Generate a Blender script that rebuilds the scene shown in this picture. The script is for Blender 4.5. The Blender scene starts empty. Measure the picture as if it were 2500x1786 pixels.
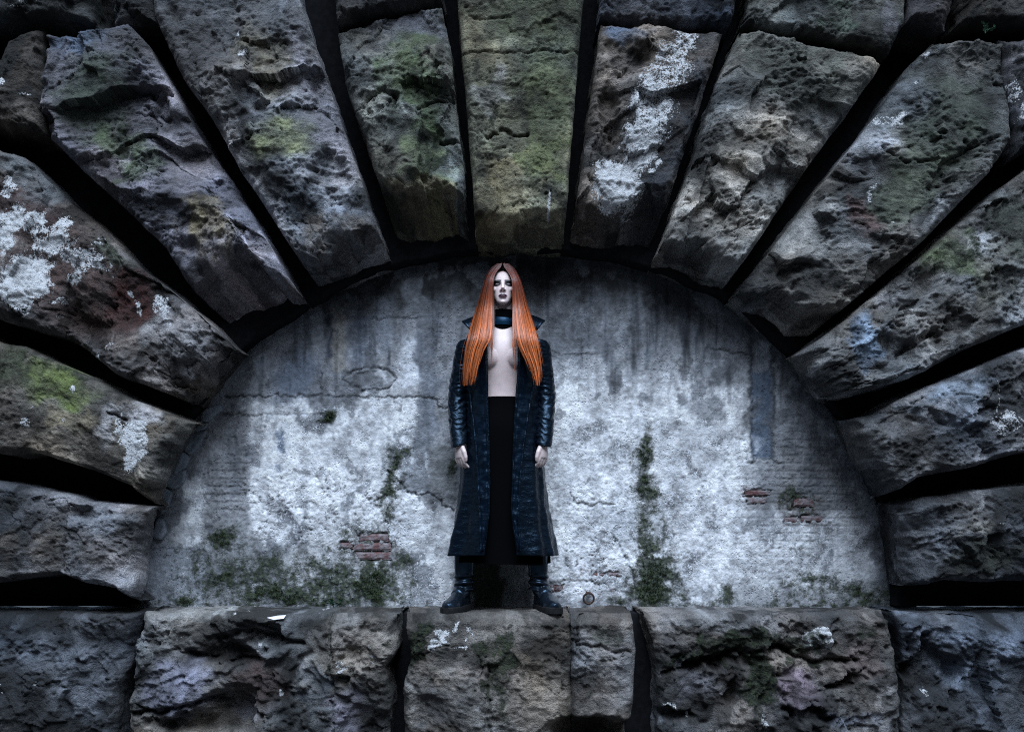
import bpy, math, random
import numpy as np

# ------------------------------------------------------------------ scene, camera, light
scene = bpy.context.scene
COL = scene.collection
FPX, CX, CY = 2574.0, 1250.0, 893.0            # focal length and centre in photograph pixels (2500 x 1786)
CAM = (0.0, -5.45, 0.46)                       # ledge top is z = 0, niche wall is y = 0
PITCH = math.atan((1250.0 - 893.0) / FPX)
cam_data = bpy.data.cameras.new("camera")
cam_data.sensor_width = 36.0
cam_data.lens = 36.0 * FPX / 2500.0
cam_data.clip_start = 0.05
cam_data.clip_end = 2000.0
cam = bpy.data.objects.new("camera", cam_data)
cam.location = CAM
cam.rotation_euler = (math.pi / 2 + PITCH, 0, 0)
COL.objects.link(cam)
scene.camera = cam

SUN_EL, SUN_AZ = math.radians(57), math.radians(-6)      # azimuth measured from straight behind the camera, towards the left
world = bpy.data.worlds.new("World")
scene.world = world
world.use_nodes = True
wn = world.node_tree
wn.nodes.clear()
wo = wn.nodes.new("ShaderNodeOutputWorld")
wb = wn.nodes.new("ShaderNodeBackground")
sky = wn.nodes.new("ShaderNodeTexSky")
sky.sky_type = 'NISHITA'
sky.sun_disc = False
sky.sun_elevation = SUN_EL
sky.sun_rotation = math.radians(180) + SUN_AZ
sky.air_density = 1.6
sky.dust_density = 2.5
sky.ozone_density = 2.0
wb.inputs[1].default_value = 0.05
wn.links.new(sky.outputs[0], wb.inputs[0])
wn.links.new(wb.outputs[0], wo.inputs[0])
sun_data = bpy.data.lights.new("sun", 'SUN')
sun_data.energy = 3.2
sun_data.angle = math.radians(40)
sun_data.color = (0.66, 0.82, 1.0)
sun = bpy.data.objects.new("sun", sun_data)
sun.location = (-1, -8, 9)
sun.rotation_euler = (math.pi / 2 - SUN_EL, 0, -SUN_AZ)
COL.objects.link(sun)
scene.view_settings.view_transform = 'Standard'
scene.view_settings.look = 'None'
scene.view_settings.gamma = 1.0
scene.view_settings.use_curve_mapping = False
scene.view_settings.exposure = 1.05
scene.cycles.max_bounces = 6
scene.cycles.use_denoising = False
scene.cycles.filter_width = 1.1

# ------------------------------------------------------------------ geometry of the view, used to turn traced outlines into metres
SP, CP = math.sin(PITCH), math.cos(PITCH)
def at(px, py, Y):
    """world x, z of a traced point of the photograph that lies on the plane y = Y"""
    px = np.asarray(px, dtype=np.float64); py = np.asarray(py, dtype=np.float64)
    a = (px - CX) / FPX; b = -(py - CY) / FPX
    dy = CP - b * SP; dz = SP + b * CP
    t = (Y - CAM[1]) / dy
    return CAM[0] + a * t, CAM[2] + dz * t
def to_px(x, y, z):
    vx = x - CAM[0]; vy = y - CAM[1]; vz = z - CAM[2]
    f = vy * CP + vz * SP; u = -vy * SP + vz * CP
    return CX + FPX * vx / f, CY - FPX * u / f

# ------------------------------------------------------------------ noise
_r = np.random.RandomState(11)
_PERM = np.concatenate([_r.permutation(256)] * 2).astype(np.int32)
_ang = _r.rand(256) * 2 * np.pi
_GX = np.cos(_ang).astype(np.float32); _GY = np.sin(_ang).astype(np.float32)
_RN = [_r.rand(256).astype(np.float32) for _ in range(5)]
def perlin(x, y, seed=0):
    x = np.asarray(x, np.float32); y = np.asarray(y, np.float32)
    fx = np.floor(x); fy = np.floor(y)
    xi = fx.astype(np.int32) + seed * 37; yi = fy.astype(np.int32) + seed * 91
    dx = x - fx; dy = y - fy
    u = dx * dx * dx * (dx * (dx * 6 - 15) + 10); v = dy * dy * dy * (dy * (dy * 6 - 15) + 10)
    def g(ix, iy, ex, ey):
        h = _PERM[_PERM[ix & 255] + (iy & 255)]
        return _GX[h] * ex + _GY[h] * ey
    a = g(xi, yi, dx, dy); b = g(xi + 1, yi, dx - 1, dy)
    c = g(xi, yi + 1, dx, dy - 1); d = g(xi + 1, yi + 1, dx - 1, dy - 1)
    return ((a + u * (b - a)) * (1 - v) + (c + u * (d - c)) * v) * 1.5
def fbm(x, y, o=5, seed=0, gain=0.5):
    s = 0; a = 1.0; n = 0
    for i in range(o):
        s = s + a * perlin(x, y, seed + i * 7); n += a
        a *= gain; x = x * 2.03 + 3.1; y = y * 2.03 - 1.7
    return s / n
def ridged(x, y, o=4, seed=0):
    s = 0; a = 1.0; n = 0
    for i in range(o):
        s = s + a * (1 - 2.2 * np.abs(perlin(x, y, seed + i * 5))); n += a
        a *= 0.5; x = x * 2.1 + 5; y = y * 2.1 + 9
    return s / n
def scallop(x, y, seed=0, k=1.0, tilt=0.7, drop=0.6):
    """min of random tilted bowls: the spalled, hollowed look of quarry-faced stone (about -0.5 .. 0.8)"""
    fx = np.floor(x).astype(np.int32); fy = np.floor(y).astype(np.int32)
    best = np.full(np.shape(x), 9.0, np.float32)
    for i in range(-2, 3):
        for j in range(-2, 3):
            cx = fx + i; cy = fy + j
            h = _PERM[_PERM[(cx + seed * 13) & 255] + ((cy + seed * 29) & 255)]
            dx = x - (cx + 0.1 + 0.8 * _RN[0][h]); dy = y - (cy + 0.1 + 0.8 * _RN[1][h])
            v = k * (dx * dx + dy * dy) * (0.6 + _RN[4][h]) + tilt * ((_RN[2][h] - 0.5) * dx + (_RN[3][h] - 0.75) * dy) + drop * _RN[4][255 - h]
            best = np.minimum(best, v)
    return best - 0.45
def worley(x, y, seed=0):
    fx = np.floor(x).astype(np.int32); fy = np.floor(y).astype(np.int32)
    f1 = np.full(np.shape(x), 9.0, np.float32); f2 = f1.copy(); idv = np.zeros(np.shape(x), np.float32)
    for i in (-1, 0, 1):
        for j in (-1, 0, 1):
            cx = fx + i; cy = fy + j
            h = _PERM[_PERM[(cx + seed * 17) & 255] + ((cy + seed * 23) & 255)]
            d = np.hypot(x - (cx + _RN[0][h]), y - (cy + _RN[1][h]))
            nearer = d < f1
            f2 = np.where(nearer, f1, np.minimum(f2, d)); idv = np.where(nearer, _RN[2][h], idv)
            f1 = np.where(nearer, d, f1)
    return f1, f2, idv
def facets(x, y, seed=0, tilt=0.6):
    """split faces: each cell is its own tilted plane, with sharp steps between them"""
    fx = np.floor(x).astype(np.int32); fy = np.floor(y).astype(np.int32)
    f1 = np.full(np.shape(x), 9.0, np.float32); val = np.zeros(np.shape(x), np.float32)
    for i in (-1, 0, 1):
        for j in (-1, 0, 1):
            cx = fx + i; cy = fy + j
            h = _PERM[_PERM[(cx + seed * 19) & 255] + ((cy + seed * 31) & 255)]
            dx = x - (cx + _RN[0][h]); dy = y - (cy + _RN[1][h]); d = np.abs(dx) * 0.8 + np.abs(dy) + 0.3 * np.hypot(dx, dy)
            v = (_RN[2][h] - 0.5) + tilt * ((_RN[3][h] - 0.5) * dx + (_RN[4][h] - 0.6) * dy)
            near = d < f1
            val = np.where(near, v, val); f1 = np.where(near, d, f1)
    return val
def sstep(a, b, x):
    t = np.clip((x - a) / (b - a), 0, 1)
    return t * t * (3 - 2 * t)
def poly_dist(px, py, pts):
    """distance to a polyline"""
    d = np.full(np.shape(px), 1e9)
    for (x0, y0), (x1, y1) in zip(pts[:-1], pts[1:]):
        vx, vy = x1 - x0, y1 - y0
        t = np.clip(((px - x0) * vx + (py - y0) * vy) / (vx * vx + vy * vy + 1e-12), 0, 1)
        d = np.minimum(d, np.hypot(px - x0 - t * vx, py - y0 - t * vy))
    return d

# ------------------------------------------------------------------ objects
ROOT = {}
def tag(o, label=None, cat=None, group=None, kind=None):
    if label: o["label"] = label
    if cat: o["category"] = cat
    if group: o["group"] = group
    if kind: o["kind"] = kind
    return o
def empty(name, loc, label, cat, group=None):
    o = bpy.data.objects.new(name, None)
    o.empty_display_size = 0.1
    o.location = loc
    COL.objects.link(o)
    ROOT[o.name] = np.array(loc, float)
    return tag(o, label, cat, group)
def mesh_obj(name, verts, faces, mat, parent=None, origin=None, smooth=True, attrs=None):
    """verts in world metres; attrs: {name: (n,) floats or (n,3) colours}"""
    verts = np.asarray(verts, float)
    if parent is not None:
        org = ROOT[parent.name]
    else:
        org = np.array(origin if origin is not None else (0, 0, 0), float)
    me = bpy.data.meshes.new(name)
    f = np.asarray(faces, np.int32)
    n = len(verts)
    me.vertices.add(n)
    me.vertices.foreach_set("co", (verts - org).astype(np.float32).ravel())
    if f.ndim == 2 and len(f):
        k = f.shape[1]
        me.loops.add(f.size); me.polygons.add(len(f))
        me.loops.foreach_set("vertex_index", f.ravel())
        me.polygons.foreach_set("loop_start", np.arange(0, f.size, k, dtype=np.int32))
        me.polygons.foreach_set("loop_total", np.full(len(f), k, np.int32))
        me.polygons.foreach_set("use_smooth", np.full(len(f), smooth, bool))
    me.update(calc_edges=True)
    if attrs:
        for an, av in attrs.items():
            av = np.asarray(av, np.float32)
            if av.ndim == 2:
                at_ = me.attributes.new(an, 'FLOAT_COLOR', 'POINT')
                at_.data.foreach_set("color", np.concatenate([av, np.ones((n, 1), np.float32)], 1).ravel())
            else:
                at_ = me.attributes.new(an, 'FLOAT', 'POINT')
                at_.data.foreach_set("value", av)
    o = bpy.data.objects.new(name, me)
    if mat is not None: me.materials.append(mat)
    COL.objects.link(o)
    if parent is not None: o.parent = parent
    else: o.location = org
    ROOT[o.name] = org
    return o
def grid_faces(nv, nu, flip=False, close_u=False):
    i = np.arange(nv - 1)[:, None]; w = nu if close_u else nu - 1
    j = np.arange(w)[None, :]; j2 = (j + 1) % nu
    a = i * nu + j; b = i * nu + j2; c = (i + 1) * nu + j2; d = (i + 1) * nu + j
    q = np.stack([a, b, c, d] if not flip else [a, d, c, b], -1).reshape(-1, 4)
    return q

# ------------------------------------------------------------------ materials
def new_mat(name):
    m = bpy.data.materials.new(name); m.use_nodes = True
    nt = m.node_tree; nt.nodes.clear()
    out = nt.nodes.new("ShaderNodeOutputMaterial"); b = nt.nodes.new("ShaderNodeBsdfPrincipled")
    nt.links.new(b.outputs[0], out.inputs[0])
    return m, nt, b
def N(nt, t, **kw):
    n = nt.nodes.new(t)
    for k, v in kw.items(): setattr(n, k, v)
    return n
def math_node(nt, op, a, b=None, c=None):
    n = nt.nodes.new("ShaderNodeMath"); n.operation = op
    for i, v in enumerate((a, b, c)):
        if v is None: continue
        if isinstance(v, (int, float)): n.inputs[i].default_value = v
        else: nt.links.new(v, n.inputs[i])
    return n.outputs[0]
def noise_node(nt, scale, detail=4, rough=0.55, vec=None):
    n = nt.nodes.new("ShaderNodeTexNoise")
    n.inputs["Scale"].default_value = scale; n.inputs["Detail"].default_value = detail; n.inputs["Roughness"].default_value = rough
    if vec is not None: nt.links.new(vec, n.inputs["Vector"])
    return n.outputs["Fac"]
def ramp01(nt, v, a, b):
    n = nt.nodes.new("ShaderNodeMapRange"); n.interpolation_type = 'SMOOTHSTEP'
    nt.links.new(v, n.inputs[0]); n.inputs[1].default_value = a; n.inputs[2].default_value = b
    return n.outputs[0]
def mixc(nt, fac, a, b, blend='MIX'):
    n = nt.nodes.new("ShaderNodeMix"); n.data_type = 'RGBA'; n.blend_type = blend
    if isinstance(fac, (int, float)): n.inputs[0].default_value = fac
    else: nt.links.new(fac, n.inputs[0])
    for i, v in ((6, a), (7, b)):
        if isinstance(v, tuple): n.inputs[i].default_value = (*v, 1)
        else: nt.links.new(v, n.inputs[i])
    return n.outputs[2]

def masonry_material(name, rough=0.86, bump=0.5, bdist=0.006, pit=0.5, paint=(0.62, 0.62, 0.64), fine=(40, 160), contrast=0.55):
    """colour comes from the surface's own 'Col' (stone, stains), flaking whitewash from 'paint', moss from 'moss'; grain and pits from noise"""
    m, nt, b = new_mat(name)
    pos = N(nt, "ShaderNodeNewGeometry").outputs["Position"]
    col = N(nt, "ShaderNodeAttribute", attribute_name="Col").outputs["Color"]
    pa = N(nt, "ShaderNodeAttribute", attribute_name="paint").outputs["Fac"]
    mo = N(nt, "ShaderNodeAttribute", attribute_name="moss").outputs["Fac"]
    n1 = noise_node(nt, fine[0], 6, 0.65, pos); n2 = noise_node(nt, fine[1], 4, 0.7, pos); n3 = noise_node(nt, 9, 5, 0.6, pos)
    var = math_node(nt, 'ADD', math_node(nt, 'MULTIPLY', n1, 0.9), math_node(nt, 'MULTIPLY', n2, 0.7))
    var = math_node(nt, 'ADD', var, math_node(nt, 'MULTIPLY', n3, 0.5))
    fac = math_node(nt, 'MULTIPLY_ADD', math_node(nt, 'SUBTRACT', var, 1.05), contrast * 2.2, 1.0)
    fac = math_node(nt, 'MAXIMUM', fac, 0.12)
    vm = N(nt, "ShaderNodeVectorMath", operation='SCALE'); nt.links.new(col, vm.inputs[0]); nt.links.new(fac, vm.inputs[3])
    # pits
    vo = N(nt, "ShaderNodeTexVoronoi"); vo.inputs["Scale"].default_value = 75; nt.links.new(pos, vo.inputs["Vector"])
    pitm = math_node(nt, 'MULTIPLY', ramp01(nt, vo.outputs["Distance"], 0.34, 0.1), ramp01(nt, noise_node(nt, 7, 3, 0.5, pos), 0.46, 0.62))
    # whitewash flakes
    pn = math_node(nt, 'ADD', pa, math_node(nt, 'MULTIPLY', math_node(nt, 'SUBTRACT', noise_node(nt, 30, 8, 0.75, pos), 0.5), 1.6))
    pn = math_node(nt, 'ADD', pn, math_node(nt, 'MULTIPLY', math_node(nt, 'SUBTRACT', noise_node(nt, 120, 3, 0.6, pos), 0.5), 0.8))
    pf = ramp01(nt, pn, 0.47, 0.56)
    pcol = mixc(nt, math_node(nt, 'MULTIPLY', n2, 0.5), paint, tuple(c * 0.6 for c in paint))
    c1 = mixc(nt, pf, vm.outputs[0], pcol)
    # moss
    mn = math_node(nt, 'ADD', mo, math_node(nt, 'MULTIPLY', math_node(nt, 'SUBTRACT', noise_node(nt, 17, 9, 0.78, pos), 0.5), 2.4))
    mn = math_node(nt, 'MULTIPLY', mn, ramp01(nt, mo, 0.04, 0.2))
    mf = math_node(nt, 'MULTIPLY', ramp01(nt, mn, 0.18, 0.62), 0.95)
    mcol = mixc(nt, ramp01(nt, noise_node(nt, 60, 4, 0.6, pos), 0.4, 0.66), (0.013, 0.017, 0.011), (0.034, 0.046, 0.020))
    c2 = mixc(nt, mf, c1, mcol)
    nt.links.new(c2, b.inputs["Base Color"])
    b.inputs["Roughness"].default_value = rough
    b.inputs["Specular IOR Level"].default_value = 0.3
    h = math_node(nt, 'ADD', math_node(nt, 'MULTIPLY', n1, 1.0), math_node(nt, 'MULTIPLY', n2, 0.55))
    h = math_node(nt, 'ADD', h, math_node(nt, 'MULTIPLY', noise_node(nt, 16, 9, 0.72, pos), 1.1))
    h = math_node(nt, 'SUBTRACT', h, math_node(nt, 'MULTIPLY', pitm, pit))
    h = math_node(nt, 'ADD', h, math_node(nt, 'MULTIPLY', pf, 0.06))
    h = math_node(nt, 'ADD', h, math_node(nt, 'MULTIPLY', mf, math_node(nt, 'MULTIPLY', noise_node(nt, 90, 3, 0.6, pos), 1.2)))
    bp = N(nt, "ShaderNodeBump"); bp.inputs["Strength"].default_value = bump; bp.inputs["Distance"].default_value = bdist
    nt.links.new(h, bp.inputs["Height"]); nt.links.new(bp.outputs[0], b.inputs["Normal"])
    return m
def plain_material(name, color, rough=0.6, spec=0.4, metallic=0.0, nscale=60, nvar=0.35, bump=0.3, bdist=0.003, color2=None):
    m, nt, b = new_mat(name)
    pos = N(nt, "ShaderNodeNewGeometry").outputs["Position"]
    n = noise_node(nt, nscale, 5, 0.6, pos)
    c2 = color2 or tuple(c * (1 - nvar) for c in color)
    nt.links.new(mixc(nt, ramp01(nt, n, 0.35, 0.65), color, c2), b.inputs["Base Color"])
    b.inputs["Roughness"].default_value = rough; b.inputs["Metallic"].default_value = metallic
    b.inputs["Specular IOR Level"].default_value = spec
    bp = N(nt, "ShaderNodeBump"); bp.inputs["Strength"].default_value = bump; bp.inputs["Distance"].default_value = bdist
    nt.links.new(n, bp.inputs["Height"]); nt.links.new(bp.outputs[0], b.inputs["Normal"])
    return m
M_STONE = masonry_material("quarry_faced_sandstone", pit=0.3, bump=1.0, bdist=0.016, contrast=0.8)
M_PLASTER = masonry_material("weathered_plaster", paint=(0.56, 0.57, 0.61), rough=0.9, bump=0.8, bdist=0.006, pit=1.0, fine=(28, 120), contrast=0.58)
M_CORE = plain_material("sooty_joint_mortar", (0.012, 0.012, 0.014), 0.95, 0.05, nscale=30)
M_BRICK = plain_material("red_brick", (0.105, 0.050, 0.049), 0.9, 0.2, nscale=24, bump=1.0, bdist=0.010, color2=(0.19, 0.17, 0.18))
M_MORTAR = masonry_material("grey_mortar", rough=0.9, bump=0.5, bdist=0.003, contrast=0.4)
M_GROUND = plain_material("wet_asphalt", (0.045, 0.047, 0.05), 0.7, 0.4, nscale=40, nvar=0.4)
# ------------------------------------------------------------------ ground
gx = 400.0
ground = mesh_obj("ground", [(-gx, -gx, -1.12), (gx, -gx, -1.12), (gx, gx, -1.12), (-gx, gx, -1.12)], [(0, 1, 2, 3)], M_GROUND)
tag(ground, "dark wet asphalt quay in front of the wall", None, None, "structure")

M_BLOCKER = plain_material("dark_sky_blocker", (0.05, 0.05, 0.054), 0.95, 0.1, nscale=3)
# tall dark wall added unseen behind the camera to block low sky light
ow = [(-30, -15, -1.12), (30, -15, -1.12), (30, -15, 7.5), (-30, -15, 7.5), (-30, -16, -1.12), (30, -16, -1.12), (30, -16, 7.5), (-30, -16, 7.5)]
sky_blocker = mesh_obj("sky_blocker_wall", ow, [(0, 3, 2, 1), (3, 7, 6, 2), (4, 5, 6, 7), (0, 4, 7, 3), (1, 2, 6, 5)], M_BLOCKER, smooth=False)
tag(sky_blocker, "unseen dark wall added behind the camera to block low sky light", None, None, "structure")

# ------------------------------------------------------------------ outline of the niche (edge of the plastered wall, y = 0)
ARCH_PX = [(343, 1500), (345, 1459), (366, 1317), (379, 1235), (405, 1171), (448, 1089), (478, 1033), (549, 933), (602, 870), (717, 790), (801, 735), (874, 695),
           (963, 664), (1080, 640), (1200, 628), (1320, 628), (1450, 640), (1560, 664), (1665, 700), (1757, 738), (1806, 776), (1920, 880), (1952, 924),
           (2028, 1021), (2061, 1095), (2100, 1150), (2137, 1232), (2150, 1298), (2169, 1466), (2170, 1500)]
_ax, _az = at([p[0] for p in ARCH_PX], [p[1] for p in ARCH_PX], 0.0)
ACX, ACZ = float((_ax[0] + _ax[-1]) / 2), 0.0
_ath = np.arctan2(_az - ACZ, _ax - ACX); _ath[_ath < -1.5] += 2 * np.pi
_ar = np.hypot(_ax - ACX, _az - ACZ)
_o = np.argsort(_ath)
def arch_r(theta):
    theta = np.asarray(theta, float)
    return np.interp(theta, _ath[_o], _ar[_o]) + 0.022 * fbm(theta * 9, theta * 0 + 3.3, 5, 400) + 0.006 * fbm(theta * 60, theta * 0 + 1.7, 3, 401)

JOINT_Y = -0.08
def resample(pts, n):
    pts = np.asarray(pts, float)
    d = np.concatenate([[0], np.cumsum(np.hypot(*np.diff(pts, axis=0).T))])
    t = np.linspace(0, d[-1], n)
    return np.stack([np.interp(t, d, pts[:, 0]), np.interp(t, d, pts[:, 1])], 1), d[-1]

def patches(px, py, specs, seed):
    """specs: (cx, cy, rx, ry, angle_deg, warp) in traced pixels -> list of soft 0..1 masks with uneven borders"""
    out = []
    for i, (cx, cy, rx, ry, ang, warp) in enumerate(specs):
        wx = px + fbm(px / 60, py / 60, 4, seed + 3 * i) * warp * 90; wy = py + fbm(px / 60 + 9, py / 60, 4, seed + 5 * i) * warp * 90
        a = math.radians(ang); dx = wx - cx; dy = wy - cy
        u = (dx * math.cos(a) + dy * math.sin(a)) / rx; v = (-dx * math.sin(a) + dy * math.cos(a)) / ry
        out.append(1 - sstep(0.55, 1.25, np.sqrt(u * u + v * v)))
    return out

def stone(name, parent, left, right, inner=None, outer=None, yf=-0.42, seed=1, col=(0.2, 0.19, 0.18), rough=1.0, scal=(0.2, 0.045), fine=(0.07, 0.016),
          strata=(0.0, 0), terr=0.0, pits=0.0, fb=0.03, cracks=(), tint=(), paint=(), moss=(), inner_to='arch', res=0.0056, chamfer=0.045, cw=0.045, bulge=0.02,
          lean=0.0, label=None, steps=(), ic=0.10, facet=1.0):
    """one rock-faced block. left/right run from the niche end (or the ground end) outward, in traced pixels on the plane y = yf."""
    rs = np.random.RandomState(seed)
    def w(pts):
        x, z = at([p[0] for p in pts], [p[1] for p in pts], yf)
        return np.stack([x, z], 1)
    L = w(left); R = w(right)
    I = w([left[0]] + list(inner or []) + [right[0]])
    if inner_to == 'arch':                                  # the worn lower end stands further back than the face
        x, z = at([p[0] for p in [left[0]] + list(inner or []) + [right[0]]], [p[1] for p in [left[0]] + list(inner or []) + [right[0]]], yf + 0.13)
        I = np.stack([x, z], 1); L[0] = I[0]; R[0] = I[-1]
    O = w([left[-1]] + list(outer or []) + [right[-1]])
    _, lL = resample(L, 9); _, lI = resample(I, 9); _, lO = resample(O, 9); _, lR = resample(R, 9)
    length = (lL + lR) / 2; width = (lI + lO) / 2
    nu = max(12, int(width / res)); nv = max(12, int(length / res))
    Lc, _ = resample(L, nv); Rc, _ = resample(R, nv); Ic, _ = resample(I, nu); Oc, _ = resample(O, nu)
    ks = 9                                                   # rows down each joint side
    ki = 34 if inner_to == 'arch' else (52 if inner_to == 'ledge' else ks)
    ue = np.concatenate([-np.linspace(1, 0, ks + 1)[:-1], np.linspace(0, 1, nu), 1 + np.linspace(0, 1, ks + 1)[1:]])
    ve = np.concatenate([-np.linspace(1, 0, ki + 1)[:-1], np.linspace(0, 1, nv), 1 + np.linspace(0, 1, ks + 1)[1:]])
    UE, VE = np.meshgrid(ue, ve)
    U = np.clip(UE, 0, 1); V = np.clip(VE, 0, 1)
    du = np.where(UE < 0, -UE, np.where(UE > 1, UE - 1, 0.0)); dv = np.where(VE < 0, -VE, np.where(VE > 1, VE - 1, 0.0))
    def samp(C, T):
        t = T * (len(C) - 1); k = np.clip(t.astype(int), 0, len(C) - 2); f = (t - k)[..., None]
        return C[k] * (1 - f) + C[k + 1] * f
    l_, r_, i_, o_ = samp(Lc, V), samp(Rc, V), samp(Ic, U), samp(Oc, U)
    Un, Vn = U[..., None], V[..., None]
    P = (1 - Un) * l_ + Un * r_ + (1 - Vn) * i_ + Vn * o_ - ((1 - Un) * (1 - Vn) * L[0] + Un * (1 - Vn) * R[0] + (1 - Un) * Vn * L[-1] + Un * Vn * R[-1])
    # local metric coordinates on the face, carried on round the sides
    s = UE.copy(); s = U * width + np.where(UE < 0, -1, 1) * du * 0.3
    t = V * length + np.where(VE < 0, -1, 1) * dv * 0.4
    X, Z = P[..., 0], P[..., 1]
    # uneven arrises
    cen = P.mean((0, 1))
    wob = 0.020 * fbm(s * 5, t * 5, 4, seed + 2) + 0.010 * fbm(s * 17, t * 17, 3, seed + 4)
    edge = np.minimum(np.minimum(U, 1 - U) * width, np.minimum(V, 1 - V) * length)
    ext = 0.5 * max(width, length); X = X + wob * (X - cen[0]) / ext; Z = Z + wob * (Z - cen[1]) / ext
    grow = (r_ - l_); grow = grow / (np.linalg.norm(grow, axis=-1, keepdims=True) + 1e-9); X = X + grow[..., 0] * (2 * U - 1) * 0.010; Z = Z + grow[..., 1] * (2 * U - 1) * 0.010
    # relief of the face
    wx = X + 0.10 * fbm(X * 3, Z * 3, 3, seed + 8); wz = Z + 0.10 * fbm(X * 3 + 7, Z * 3, 3, seed + 9)
    h = bulge * (1 - (2 * U - 1) ** 2) * (1 - (2 * V - 1) ** 4)
    big = fbm(X * 2.2, Z * 2.2, 4, seed + 11)
    h = h + fb * 1.5 * big
    if scal[1]:
        bf = scallop((s + wx - X) / scal[0] + seed * 3.3, (t + wz - Z) / (scal[0] * 1.55) + seed, seed, 0.28, 1.7, 0.4)
        bf = np.maximum(bf - np.percentile(bf, 70), -1.1)
        h = h + 1.8 * scal[1] * rough * bf * (0.45 + 0.9 * sstep(-0.35, 0.4, fbm(X * 2.5 + 3, Z * 2.5, 2, seed + 12)))
    if fine[1]:
        ff = scallop(wx / fine[0] + 0.4 * fbm(X * 12, Z * 12, 2, seed), wz / (fine[0] * 0.7), seed + 5, 0.35, 1.5, 0.35)
        h = h + 0.6 * fine[1] * rough * np.maximum(ff - np.percentile(ff, 60), -1.2) * sstep(-0.25, 0.3, fbm(X * 3 - 4, Z * 3, 3, seed + 14))
    fw = 0.06 * fbm(X * 7, Z * 7, 4, seed + 46); fm = sstep(-0.2, 0.25, fbm(X * 2.6 + 6, Z * 2.6, 3, seed + 47))
    h = h + rough * facet * (0.044 * facets((s + fw) / 0.17 + seed, (t + fw) / 0.26, seed + 48, 1.2) * (0.35 + 0.65 * fm) + 0.010 * facets((X + fw) / 0.05, (Z - fw) / 0.045, seed + 49, 1.1) * fm)
    if strata[0]:
        a = math.radians(strata[1]); q = -X * math.sin(a) + Z * math.cos(a) + 0.05 * fbm(X * 4, Z * 4, 3, seed + 15); p = X * math.cos(a) + Z * math.sin(a)
        sm = sstep(-0.25, 0.35, fbm(X * 4, Z * 6, 3, seed + 36))
        h = h + strata[0] * (0.55 * sm * ridged(p * 7, q * 62, 3, seed + 16) + 0.9 * fbm(p * 3, q * 16, 3, seed + 17) + 0.35 * sm * ridged(p * 12, q * 120, 2, seed + 37))
    if terr:
        q = fbm(X * 2.6 + 1, Z * 3.4, 4, seed + 18) * 4
        h = h + terr * (np.floor(q) + sstep(0.35, 0.65, q - np.floor(q)))
    dm = 0.2 + 1.25 * sstep(-0.25, 0.3, fbm(X * 4 + 1, Z * 4, 4, seed + 38))
    h = h + rough * dm * (0.007 * fbm(X * 18, Z * 18, 4, seed + 19) + 0.007 * ridged(X * 26 + big * 3, Z * 34, 3, seed + 20) + 0.004 * ridged(X * 60 + big * 5, Z * 52, 2, seed + 39))
    h = h + rough * (0.016 * ridged(s * 5 + 0.8 * big + seed, t * 2.3 + 0.5 * big, 2, seed + 55) * (0.3 + 0.7 * fm) + 0.010 * ridged(X * 11 + 2 * big, Z * 15 + 1.5 * big, 2, seed + 56) * dm)
    fr = np.abs(fbm(X * 4.5 + 0.6 * big, Z * 6, 4, seed + 34))                    # hairline fractures
    h = h - 0.014 * rough * (1 - sstep(0.0, 0.035, fr)) * sstep(0.0, 0.3, fbm(X * 3 + 5, Z * 3, 2, seed + 35))
    if pits:
        f1, _, idv = worley(X / 0.028 + fbm(X * 20, Z * 20, 2, 5), Z / 0.028, seed)
        h = h - pits * (1 - sstep(0.06, 0.26, f1)) * (idv > 0.45) * sstep(-0.2, 0.2, fbm(X * 5, Z * 5, 2, seed + 22))
    px, py = to_px(X, yf, Z)
    for pts, depth, wid in cracks:
        d = poly_dist(px + 14 * fbm(px / 40, py / 40, 4, seed + 23), py + 14 * fbm(px / 40 + 5, py / 40, 4, seed + 24), pts) / 495.0
        h = h - depth * np.exp(-(d / wid) ** 2)
    for (cx, cy, rx, ry, ang, warp), amt in steps:          # spalled hollows (negative) and lumps left standing (positive)
        h = h + amt * patches(px, py, [(cx, cy, rx, ry, ang, warp)], seed + 40)[0]
    cwn = cw * (0.75 + 0.7 * fbm(X * 6, Z * 6, 3, seed + 25)); cwn = np.maximum(cwn, 0.015)
    h = h - chamfer * (1 - np.clip(edge / cwn, 0, 1)) ** 1.7
    if inner_to == 'arch':                                  # the lower end breaks away under the arch
        di = V * length; wi = 0.13 * (0.7 + 0.9 * fbm(X * 5 + 3, Z * 5, 3, seed + 29)); wi = np.maximum(wi, 0.03)
        h = h - ic * (1 - np.clip(di / wi, 0, 1)) ** 1.4
    h = h + lean * (V - 0.5)
    h = np.maximum(h, -0.20)
    Y = yf - h
    # sides
    side = 0.02 * fbm(s * 6, t * 6 + 3, 4, seed + 26)
    dirx = (r_ - l_); dirx = dirx / (np.linalg.norm(dirx, axis=-1, keepdims=True) + 1e-9)
    sg = np.where(UE < 0, -1.0, np.where(UE > 1, 1.0, 0.0))
    ybk = JOINT_Y + 0.02
    tx = X + dirx[..., 0] * sg * (0.006 + side); tz = Z + dirx[..., 1] * sg * (0.006 + side)
    X1 = X + du * (tx - X); Z1 = Z + du * (tz - Z); Y1 = Y + du * (ybk - Y)
    e = np.where(VE > 1, dv, 0.0)
    Y1 = Y1 + e * (ybk - Y1)
    e = np.where(VE < 0, dv, 0.0)
    bumpi = 0.022 * fbm(s * 7, t * 7, 4, seed + 27) + 0.02 * scallop(s / 0.14, t / 0.14, seed + 28)
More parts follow.
